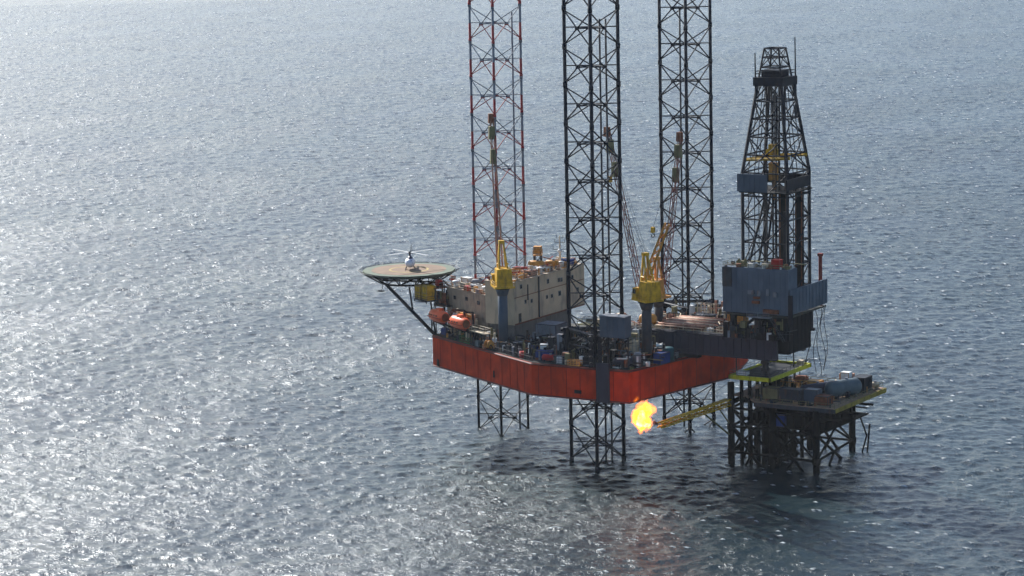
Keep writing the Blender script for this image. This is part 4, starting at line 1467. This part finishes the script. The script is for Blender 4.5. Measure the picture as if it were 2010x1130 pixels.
ITEMS = [
    # near deck edge, left of the nearest leg
    ('shipping_container', 14.2, -16.4, D0, -28, (4.6, 2.4, 2.5), 'dgrey', 'dark container on deck just right of the blue grey crane pedestal'),
    ('oil_drum', 21.6, -25.4, D0, 0, (.75, 0, 1.5), 'bright_red', 'red drum alone at the hull edge below the tan quarters'),
    ('shipping_container', 27.6, -25.2, D0, 4, (4.2, 2.2, 2.1), 'royal', 'bright blue container at the hull edge left of the nearest leg'),
    ('timber_crate', 26.0, -23.0, D0 + 0, 20, (2.0, 1.5, 3.1), 'white', 'tall white crate behind the bright blue container'),
    ('storage_tank', 29.9, -27.3, D0, 4, (3.6, 1.5, 1.7), 'bright_red', 'red horizontal tank in front of the bright blue container'),
    ('liquid_tote', 33.2, -28.0, D0, 0, (1.5, 1.3, 1.7), 'white', 'white caged tote at the hull edge left of the grey hull plate'),
    ('oil_drum', 35.0, -28.2, D0, 0, (.45, 0, 1.0), 'cream', 'cream drum at the hull edge beside the white caged tote'),
    ('cargo_basket', 37.4, -28.6, D0, 0, (3.2, 1.4, 1.2), 'ochre', 'ochre cargo basket at the hull edge left of the grey hull plate'),
    ('pump_skid', 23.0, -21.0, D0, -20, (4.4, 2.2, 2.4), 'royal', 'dark blue pump skid below the overhang of the tan quarters'),
    ('shipping_container', 18.0, -19.4, D0, -28, (5.0, 2.3, 2.4), 'navy', 'near black container between the crane pedestal and the blue pump skid'),
    ('pump_skid', 27.8, -18.4, D0, 10, (4.0, 2.0, 2.6), 'green', 'green pump skid behind the tall white crate'),
    ('vertical_tank', 25.0, -16.6, D0, 0, (1.3, 0, 4.2), 'dgrey', 'dark upright tank below the overhang of the quarters'),
    ('shipping_container', 19.4, -8.6, D0, 0, (5.6, 5.4, 5.4), 'grey', 'large light grey deck house beside the foot of the quarters'),
    ('storage_tank', 25.8, -9.6, D0, 70, (5.2, 2.6, 3.1), 'teal', 'teal horizontal tank right of the light grey deck house'),
    ('hose_reel', 29.6, -14.6, D0, 35, (1.7, 1.6, 3.8), 'grey', 'grey hose reel left of the nearest leg'),
    ('pipe_manifold', 30.0, -20.8, D0, 15, (4.4, 1.2, 3.0), 'dgrey', 'dark pipe manifold at the left side of the nearest leg'),
    ('liquid_tote', 26.4, -13.0, D0 + 0, 12, (1.7, 1.5, 2.4), 'white', 'white tote tank between the teal tank and the grey hose reel'),
    ('bottle_rack', 23.4, -13.0, D0, 12, (2.6, 1.2, 2.2), 'cream', 'rack of cream gas bottles before the light grey deck house'),
    ('raised_platform', 32.4, -10.6, D0, 0, (7.0, 4.0, 6.4), 'olive', 'olive raised platform left of and behind the nearest leg'),
    ('cooling_unit', 31.0, -10.0, D0 + 6.4, 0, (2.0, 1.5, 1.4), 'white', 'white cooling unit on the olive raised platform'),
    ('timber_crate', 33.8, -11.0, D0 + 6.4, 12, (1.8, 1.3, 1.2), 'cream', 'cream crate on the olive raised platform'),
    # around and right of the nearest leg
    ('hose_reel', 37.2, -25.6, D0, 10, (1.3, 1.5, 2.8), 'dgrey', 'dark hose reel in front of the nearest leg'),
    ('pump_skid', 40.6, -27.2, D0, 0, (3.6, 1.8, 2.2), 'navy', 'near black pump skid before the nearest leg, above the grey hull plate'),
    ('storage_tank', 48.6, -26.4, D0, 0, (4.6, 1.9, 2.3), 'violet', 'violet grey tank at the hull edge right of the grey hull plate'),
    ('pipe_manifold', 47.6, -24.4, D0, 0, (4.4, 1.2, 3.6), 'steelblue', 'blue grey pipe manifold under the large blue grey box'),
    ('vertical_tank', 51.2, -24.2, D0, 0, (.9, 0, 3.4), 'grey', 'light grey upright tank right of the blue grey manifold'),
    ('oil_drum', 53.0, -22.8, D0, 0, (.5, 0, 1.1), 'white', 'white drum near the yellow crane foot'),
    ('shipping_container', 54.0, -18.2, D0, 80, (3.6, 2.2, 2.6), 'royal', 'dark blue container right of the yellow crane foot'),
    ('vertical_tank', 53.8, -14.6, D0, 0, (1.4, 0, 3.2), 'teal', 'teal upright tank before the cantilever beam'),
    ('deck_winch', 52.6, -16.4, D0 + 3.0, 20, (2.4, 1.4, 1.4), 'white', 'white winch drum on the dark blocks before the cantilever beam'),
    ('pump_skid', 52.4, -15.8, D0, 20, (3.2, 2.2, 2.8), 'rust', 'rusty pump skid carrying the white winch'),
    ('cargo_basket', 46.6, -12.2, D0, 0, (4.0, 1.8, 4.8), 'olive', 'tall olive basket stack behind the yellow crane pedestal'),
    ('timber_crate', 45.6, -16.2, D0, 15, (2.2, 1.6, 6.0), 'olive', 'tall olive crate stack right of the nearest leg'),
    ('liquid_tote', 47.4, -19.0, D0, 0, (1.8, 1.5, 5.4), 'cream', 'tall cream caged tote left of the yellow crane pedestal'),
    ('timber_crate', 46.4, -21.0, D0, 5, (1.5, 1.3, 3.4), 'wood', 'brown crate below the cream caged tote'),
    ('liquid_tote', 44.8, -13.6, D0 + 0, 0, (1.4, 1.3, 7.2), 'white', 'white topped tote tower right of the nearest leg'),
    ('roof_vent', 38.0, -12.4, D0, 0, (.7, 0, 9.4), 'white', 'white vent stack behind the nearest leg, left one of the pair'),
    ('roof_vent', 40.0, -12.0, D0, 0, (.7, 0, 9.6), 'cream', 'cream vent stack behind the nearest leg, beside the white one'),
    ('storage_tank', 36.8, -6.6, D0, 80, (4.2, 3.0, 8.6), 'rust', 'brown rusty tank high behind the nearest leg'),
    # mid deck, seen above and left of the cantilever
    ('storage_tank', 42.6, -3.6, CD + .1, 8, (4.2, 2.3, 2.7), 'ochre', 'shiny orange horizontal tank right of the yellow crane pedestal'),
    ('bottle_rack', 45.6, 2.4, CD + .1, 0, (1.6, 1.2, 2.3), 'pinktan', 'pinkish bottle rack right of the orange tank'),
    ('timber_crate', 43.0, -6.0, CD + .1, 0, (2.2, 1.0, .8), 'white', 'low white crate before the orange tank'),
    ('timber_crate', 46.8, -6.4, CD + .1, 0, (1.6, .9, .9), 'cream', 'low cream crate at the left end of the pipe rack'),
    ('liquid_tote', 60.2, -6.0, CD + .1, 0, (1.5, 1.1, 1.2), 'white', 'white tote at the near edge of the pipe deck'),
    ('cargo_basket', 63.0, -5.4, CD + .1, 0, (2.6, 1.4, 1.3), 'cream', 'cream basket on the pipe deck beside the blue drill floor house'),
    ('shipping_container', 61.2, 5.6, CD + .1, 0, (4.4, 2.4, 2.8), 'ochre', 'ochre container at the back of the pipe deck beside the blue house'),
    ('pump_skid', 55.0, 10.6, D0, 0, (5.0, 2.6, 6.4), 'dgrey', 'dark machine housing behind the pipe rack'),
    ('shipping_container', 49.2, 12.0, D0, 0, (5.6, 2.5, 6.4), 'navy', 'near black container stack behind the pipe rack'),
    ('liquid_tote', 50.0, 8.2, CD - 1.6, 0, (1.6, 1.4, 3.4), 'grey', 'grey tote behind the pipe rack'),
    ('hose_reel', 55.6, 8.2, CD - 1.6, 20, (1.5, 1.5, 4.0), 'cream', 'cream reel behind the pipe rack'),
    ('cargo_basket', 47.2, 16.6, D0, 0, (5.4, 2.0, 8.0), 'cream', 'cream rack tower at the foot of the far leg'),
    ('vertical_tank', 52.2, 18.0, D0, 0, (1.4, 0, 7.6), 'white', 'white upright tank right of the far leg'),
    ('pipe_manifold', 55.4, 16.0, D0, 0, (4.6, 1.4, 7.4), 'pinktan', 'rusty pink pipe manifold between the far leg and the blue house'),
    ('timber_crate', 36.4, 9.0, D0, 0, (3.0, 2.0, 6.2), 'dgrey', 'dark crate stack behind the yellow crane house'),
    # tan quarters: roof
    ('antenna_mast', 8.8, 13.8, 38.97, 30, (.28, 0, 7.4), 'cream', 'tall cream antenna mast on the quarters roof left of the nearest leg'),
    ('cooling_unit', 9.6, 15.8, 38.97, 0, (3.0, 2.0, 1.5), 'royal', 'blue cooling unit on the quarters roof beside the nearest leg'),
    ('storage_tank', 6.6, 6.2, 38.97, 20, (4.0, 1.9, 2.2), 'ochre', 'ochre tank on the quarters roof below the square beacon'),
    ('raised_platform', 6.0, 8.0, 38.97, 20, (2.0, 2.0, 3.4), 'ochre', 'square orange beacon stand on the quarters roof'),
    ('timber_crate', 6.0, 8.0, 42.5, 20, (1.9, 1.7, 1.9), 'ochre', 'orange box on top of the beacon stand'),
    ('storage_tank', 9.4, 9.0, 38.97, 10, (3.4, 1.5, 2.1), 'ochre', 'smaller ochre tank on the quarters roof left of the antenna mast'),
    ('cooling_unit', 9.8, 4.6, 38.97, 0, (2.6, 1.8, 1.2), 'white', 'white cooling unit at the quarters roof edge below the ochre tank'),
    ('cooling_unit', 9.6, -2.4, 38.97, 0, (3.2, 2.2, 1.3), 'pinktan', 'pinkish cooling unit at the quarters roof edge'),
    ('roof_vent', 10.6, 1.2, 38.97, 0, (.6, 0, 1.5), 'white', 'white mushroom vent at the quarters roof edge'),
    ('timber_crate', 6.2, -1.4, 38.97, 0, (2.4, 1.8, 1.7), 'bright_red', 'red crate on the quarters roof behind the pinkish cooling unit'),
    ('vertical_tank', 10.4, 11.6, 38.97, 0, (.7, 0, 1.6), 'white', 'small white upright tank on the quarters roof'),
    ('pipe_manifold', 8.0, -6.0, 38.97, 10, (3.2, 1.1, 2.0), 'ochre', 'ochre pipework on the quarters roof right of the left crane'),
    ('cooling_unit', -2.4, -6.6, 35.16, -25, (3.0, 1.8, 1.5), 'white', 'white cooling unit on the low roof left of the left crane'),
    ('cooling_unit', -7.0, -4.4, 35.16, -25, (2.4, 1.6, 1.3), 'cream', 'cream cooling unit on the low roof near the helideck'),
    ('timber_crate', -4.2, -8.0, 35.16, -25, (1.5, 1.2, 1.2), 'bright_red', 'red box at the low roof edge'),
    ('roof_vent', -9.4, -4.8, 35.16, 0, (.6, 0, 1.8), 'white', 'white vent at the low roof corner near the helideck'),
    ('roof_vent', 1.4, -8.6, 35.16, 0, (.6, 0, 1.6), 'white', 'white vent on the low roof beside the left crane'),
    ('liquid_tote', .6, -10.2, 35.16, -25, (1.5, 1.2, 1.1), 'pinktan', 'pinkish caged box at the low roof edge beside the left crane'),
    ('timber_crate', -8.6, -1.0, 35.16, -20, (2.6, 1.8, 2.0), 'white', 'white crate on the low roof behind the cream cooling unit'),
    ('storage_tank', -5.0, -1.6, 35.16, 20, (3.4, 1.4, 1.9), 'grey', 'grey tank on the low roof before the banded leg'),
    ('pipe_manifold', -11.0, -3.6, 35.16, -25, (2.2, .9, 2.6), 'rust', 'rusty pipework at the low roof corner under the helideck edge'),
    # bow deck
    ('raised_platform', -17.1, -6.6, D0 + 7.6, -27, (6.2, 3.4, .6), 'dgrey', 'dark railed landing carrying the yellow boxes below the helideck'),
    ('timber_crate', -18.6, -5.9, D0 + 8.2, -27, (2.7, 2.6, 3.3), 'yellow', 'yellow box under the helideck, left one of the pair'),
    ('timber_crate', -15.7, -7.2, D0 + 8.2, -27, (2.5, 2.6, 3.6), 'yellow', 'yellow box under the helideck, right one of the pair'),
    ('raised_platform', -4.6, -11.0, D0, -27.5, (10.5, 2.0, 4.2), 'ochre', 'ochre walkway along the quarters wall above the lifeboats'),
    ('raised_platform', 4.4, -16.4, D0, -27.5, (7.0, 1.8, 3.4), 'cream', 'cream walkway between the further lifeboat and the crane pedestal'),
    ('pump_skid', 5.2, -18.0, D0, -27.5, (2.4, 1.4, 1.6), 'tealgrey', 'pale teal skid right of the further lifeboat'),
    ('timber_crate', 7.6, -19.0, D0, -27.5, (1.5, 1.1, 1.0), 'bright_red', 'small red crate left of the crane pedestal foot'),
    ('hose_reel', 9.0, -19.8, D0, -27.5, (1.0, 1.3, 2.3), 'ochre', 'ochre reel at the foot of the crane pedestal'),
    ('cargo_basket', -1.0, -14.0, D0, -27.5, (4.4, 1.2, 1.3), 'green', 'green basket below the further lifeboat'),
    ('pump_skid', -10.4, -8.2, D0, -27.5, (3.4, 1.6, 2.0), 'royal', 'dark blue skid under the lifeboat nearest the helideck strut'),
    ('raised_platform', -14.0, -5.0, D0, -27, (2.6, 4.2, 11.2), 'rust', 'rusty stair tower between the helideck and the tan quarters'),
    ('pump_skid', -14.0, -5.0, D0 + 11.2, -27, (2.4, 1.8, 1.8), 'bright_red', 'red foam skid on top of the rusty stair tower'),
    # wellhead platform
    ('shipping_container', 75.6, -5.6, WZ, 0, (4.0, 2.4, 3.0), 'olive', 'olive container at the left of the wellhead deck'),
    ('shipping_container', 80.6, -5.8, WZ, 0, (5.2, 2.6, 3.1), 'dgrey', 'dark grey container on the wellhead deck right of the olive one'),
    ('shipping_container', 85.2, -4.6, WZ, 0, (3.4, 2.6, 3.2), 'steelblue', 'blue grey container in the middle of the wellhead deck'),
    ('timber_crate', 83.6, -7.6, WZ, 0, (3.4, 1.0, .9), 'violet', 'low violet grey box at the near edge of the wellhead deck'),
    ('shipping_container', 88.4, -5.6, WZ, 0, (3.2, 3.0, 2.2), 'rust', 'dark rusty container at the near right of the wellhead deck'),
    ('storage_tank', 88.6, 4.2, WZ, 64, (9.2, 3.9, 4.1), 'tealgrey', 'large grey teal tank on the right of the wellhead deck'),
    ('storage_tank', 82.4, 2.4, WZ, 60, (7.6, 2.2, 3.0), 'violet', 'long violet tank beside the large grey teal tank'),
    ('shipping_container', 89.6, 12.2, WZ, 0, (3.2, 4.2, 3.6), 'navy', 'dark blue container at the far right of the wellhead deck'),
    ('cargo_basket', 76.0, 4.4, WZ, 0, (5.6, 3.0, 2.6), 'ochre', 'ochre basket in the middle of the wellhead deck'),
    ('shipping_container', 70.6, 8.4, WZ, 0, (4.8, 3.0, 2.6), 'cream', 'cream topped container at the back left of the wellhead deck'),
    ('timber_crate', 79.4, 8.8, WZ, 0, (3.2, 2.6, 2.4), 'ochre', 'ochre crate at the back of the wellhead deck'),
    ('pump_skid', 74.8, 12.6, WZ, 0, (4.6, 2.2, 2.6), 'rust', 'rusty skid along the back edge of the wellhead deck'),
    ('cooling_unit', 84.8, 14.4, WZ, 0, (3.0, 2.2, 3.4), 'pinktan', 'pinkish unit on the back edge of the wellhead deck'),
    ('timber_crate', 86.0, 11.4, WZ + 0, 0, (2.2, 1.8, 4.4), 'white', 'tall white topped crate behind the large grey teal tank'),
    ('liquid_tote', 70.8, -2.0, WZ, 0, (2.2, 2.0, 2.8), 'cream', 'cream tote at the left corner of the wellhead deck'),
    ('shipping_container', 78.0, -6.6, 9.4, 0, (3.6, 2.4, 2.8), 'royal', 'blue container on the lower level of the wellhead platform'),
    ('storage_tank', 90.6, 16.6, WZ, 0, (2.4, 1.2, 1.5), 'cream', 'small cream tank at the far right corner of the wellhead deck'),
]
for name, x, y, z, rz, d, mk, label in ITEMS:
    fn, cat = KIND[name]
    t = thing(name, label, cat, (x, y, z), R(rz))
    fn(t, d, M[mk])
# the blue grey box on brackets in front of the nearest leg
def build_leg_box():
    t = thing('control_cabin', 'large plain blue grey box fixed high in front of the nearest leg', 'cabin', (48.1, -29.0, 31.2))
    b = MB().box((48.2, -28.9, 33.6), (6.4, 3.0, 4.7))
    for k in range(5):
        b.box((45.6 + k * 1.3, -30.44, 33.6), (.1, .1, 4.5))
    b.build('wall', M['steelblue'], t)
    MB().box((48.2, -28.9, 36.02), (6.7, 3.3, .16)).build('roof', M['grey'], t)
    q = MB()
    for x in (45.6, 50.8):
        q.bar((x, -27.8, 24), (x, -27.8, 31.2), .3)
        q.bar((x, -27.8, 27), (x, -30.0, 31.2), .2)
    q.build('support_post', M['navy'], t)
build_leg_box()
# deck piping: runs of pipe, cable trays and small fittings that nobody could count, one mass
def build_fittings():
    rr = random.Random(21)
    cols = ['dgrey', 'navy', 'rust', 'grey', 'olive', 'white']
    mbs = {c: MB() for c in cols}
    def inside(x, y):
        if x < 26.7:
            e = 8.6 + (x + 14.1) / 40.8 * 21.3
        else:
            e = 29.2
        return abs(y) < e - 1.3 and x < 51.5 + max(0, (y + 29) * .17)
    n = 0
    while n < 620:
        x, y = rr.uniform(14, 56), rr.uniform(-28.6, -9)
        if not inside(x, y):
            continue
        n += 1
        b = mbs[rr.choices(cols, (30, 26, 15, 12, 11, 6))[0]]
        k = rr.random()
        h = rr.uniform(.4, 2.6)
        if k < .4:
            b.box((x, y, D0 + h / 2), (rr.uniform(.3, 1.3), rr.uniform(.3, 1.2), h), rr.uniform(-.5, .5))
        elif k < .65:
            b.tube((x, y, D0), (x, y, D0 + h * 1.5), rr.uniform(.08, .3), 7)
        elif k < .85:
            a = rr.uniform(-.4, .4) + (1.57 if rr.random() < .4 else 0)
            L = rr.uniform(1.5, 5)
            z = D0 + rr.uniform(.3, 2.8)
            b.tube((x, y, z), (x + L * math.cos(a), y + L * math.sin(a), z + rr.uniform(-.4, .8)), rr.uniform(.07, .2), 6)
        else:
            b.box((x, y, D0 + .1), (rr.uniform(.8, 2.4), rr.uniform(.6, 1.6), .2), rr.uniform(-.5, .5))
    root = bpy.data.objects.new('deck_fittings', None)
    C.objects.link(root)
    root['kind'] = 'stuff'
    root['label'] = 'mass of pipes, valves and small fittings covering the near deck'
    root['category'] = 'deck fittings'
    for c, b in mbs.items():
        b.build('fittings', M[c], root)
build_fittings()
def build_bits(name, label, n, region, cols, seed, hmax, size):
    """a mass of small fixed fittings over one deck or roof"""
    rr = random.Random(seed)
    mbs = {c: MB() for c, _ in cols}
    for _ in range(n):
        u, v = rr.random(), rr.random()
        p = [Vector(q) for q in region]
        q = (p[0].lerp(p[1], u)).lerp(p[3].lerp(p[2], u), v)
        x, y, z = q
        c = rr.choices([a for a, _ in cols], [b for _, b in cols])[0]
        b = mbs[c]
        k = rr.random()
        h = rr.uniform(.25, hmax) * (rr.random() ** .6)
        if k < .5:
            b.box((x, y, z + h / 2), (rr.uniform(.3, size), rr.uniform(.3, size), h), rr.uniform(-.6, .6))
        elif k < .72:
            b.tube((x, y, z), (x, y, z + h * 1.3), rr.uniform(.07, .32), 7)
        else:
            a = rr.uniform(0, 3.14)
            L = rr.uniform(1.0, size * 2.6)
            zz = z + rr.uniform(.2, hmax * .8)
            b.tube((x, y, zz), (x + L * math.cos(a), y + L * math.sin(a), zz + rr.uniform(-.2, .3)), rr.uniform(.06, .16), 6)
            b.bar((x, y, z), (x, y, zz), .1)
    root = bpy.data.objects.new(name, None)
    C.objects.link(root)
    root['kind'] = 'stuff'
    root['label'] = label
    root['category'] = 'fittings'
    for c, b in mbs.items():
        if b.v:
            b.build('fittings', M[c], root)
DARK = (('black', 30), ('navy', 34), ('dgrey', 18), ('rust', 8), ('olive', 5), ('grey', 5), ('white', 2))
WARM = (('ochre', 26), ('cream', 22), ('pinktan', 16), ('white', 14), ('rust', 12), ('dgrey', 10), ('bright_red', 4))
MIXED = (('cream', 18), ('rust', 22), ('dgrey', 22), ('pinktan', 18), ('white', 6), ('olive', 10))
build_bits('leg_foot_fittings', 'dark mass of pipes and machinery round the foot of the nearest leg', 560, [(27, -24, D0), (47, -25, D0), (47, -11, D0), (27, -9, D0)], DARK, 31, 6.5, 1.7)
build_bits('roof_fittings', 'mass of small ochre and cream fittings on the high quarters roof', 170, [(4.6, -12, 38.97), (11.6, -12.6, 38.97), (11.6, 19, 38.97), (4.6, 19, 38.97)], WARM, 33, 1.9, 1.2)
build_bits('low_roof_fittings', 'mass of small pale fittings on the low quarters roof', 110, [(-11.5, -4.2, 35.16), (3.4, -11.0, 35.16), (3.4, 3, 35.16), (-11.5, 2, 35.16)], WARM, 35, 1.7, 1.2)
build_bits('pipe_deck_fittings', 'mass of small rusty and tan fittings on the sunlit pipe deck', 190, [(39, -6.4, CD + .12), (64.4, -6.4, CD + .12), (64.4, 6.4, CD + .12), (39, 6.4, CD + .12)], MIXED, 37, 1.5, 1.1)
build_bits('far_deck_fittings', 'mass of pipes and machinery on the deck beyond the cantilever', 300, [(36, 8, D0), (57, 8, D0), (54, 24, D0), (36, 26, D0)], MIXED, 39, 8.5, 1.8)
build_bits('bow_deck_fittings', 'mass of small rusty and green fittings along the bow deck edge', 110, [(-11, -9.0, D0), (12, -21.0, D0), (14, -17, D0), (-9, -5.5, D0)], (('rust', 20), ('olive', 20), ('dgrey', 30), ('green', 8), ('ochre', 14), ('cream', 8)), 41, 2.6, 1.1)
build_bits('drill_floor_fittings', 'mass of dark pipes and boxes below the blue drill floor house', 130, [(65, -9.0, CD), (81, -9.0, CD), (81, -6.8, CD), (65, -6.8, CD)], DARK, 43, 5.0, 1.5)
build_bits('house_roof_fittings', 'mass of small olive and rusty fittings on the blue house roof', 46, [(65.4, -9.0, 45.5), (81.2, -9.0, 45.5), (81.2, -5.2, 45.5), (65.4, -5.2, 45.5)], (('olive', 40), ('rust', 25), ('dgrey', 25), ('white', 6)), 45, 1.2, 1.1)
build_bits('well_deck_fittings', 'mass of small dark fittings between the containers on the wellhead deck', 130, [(73.6, -8.8, WZ), (92, -8.8, WZ), (91.6, 17.8, WZ), (66, 17.8, WZ)], (('navy', 30), ('dgrey', 25), ('rust', 18), ('ochre', 14), ('cream', 8)), 47, 2.2, 1.5)
build_bits('edge_fittings', 'mass of dark valves and pipes along the near hull edge', 330, [(10, -20.6, D0), (50.5, -28.4, D0), (50.5, -25.0, D0), (13, -16.5, D0)], DARK, 51, 2.6, 1.2)
build_bits('hull_side_fittings', 'mass of dark piping between the quarters and the nearest leg', 260, [(15, -20, D0), (29, -26, D0), (30, -10, D0), (15, -8, D0)], DARK, 53, 3.6, 1.5)
build_bits('walkway_fittings', 'mass of tan and ochre gear on the walkway along the quarters wall', 240, [(-9.0, -9.6, D0 + 4.2), (0.4, -14.4, D0 + 4.2), (.8, -12.4, D0 + 4.2), (-8.6, -7.8, D0 + 4.2)], WARM, 57, 2.8, 1.3)
build_bits('wall_foot_fittings', 'mass of brown gear between the further lifeboat and the crane pedestal', 110, [(-2, -12.6, D0), (10, -18.6, D0), (11, -14.6, D0), (0, -10.4, D0)], MIXED, 59, 4.2, 1.2)
build_bits('jacket_clutter', 'mass of dark risers and ladders among the wellhead platform legs', 60, [(66.5, -7.5, 2.5), (79, -7.5, 2.5), (79, 12, 2.5), (66.5, 12, 2.5)], (('welldark', 1),), 61, 8.0, 1.0)
build_bits('stair_tower_fittings', 'mass of olive and rusty gear hung between the helideck and the quarters', 90, [(-15.0, -6.4, 30.5), (-11.6, -6.6, 30.5), (-11.6, -3.0, 30.5), (-15.2, -2.6, 30.5)], (('olive', 30), ('rust', 30), ('dgrey', 25), ('ochre', 15)), 63, 4.6, 1.2)
# ---------------------------------------------------------------- haze: one box of thin even air round everything
def build_haze():
    bm = bmesh.new()
    bmesh.ops.create_cube(bm, size=1.0)
    for v in bm.verts:
        v.co.x *= 2 * FAR + 20000
        v.co.y *= 2 * FAR + 20000
        v.co.z = -6.0 if v.co.z < 0 else 160.0
    me = bpy.data.meshes.new('haze')
    bm.to_mesh(me)
    bm.free()
    o = bpy.data.objects.new('haze', me)
    C.objects.link(o)
    o['kind'] = 'stuff'
    o['label'] = 'thin pale sea haze over the water'
    m = bpy.data.materials.new('haze_air')
    m.use_nodes = True
    t = m.node_tree
    t.nodes.remove(t.nodes['Principled BSDF'])
    v = t.nodes.new('ShaderNodeVolumePrincipled')
    v.inputs['Color'].default_value = (0.86, 0.92, 1.0, 1)
    v.inputs['Density'].default_value = 0.00002
    v.inputs['Anisotropy'].default_value = 0.35
    t.links.new(v.outputs[0], t.nodes['Material Output'].inputs['Volume'])
    me.materials.append(m)
    return o
haze = build_haze()
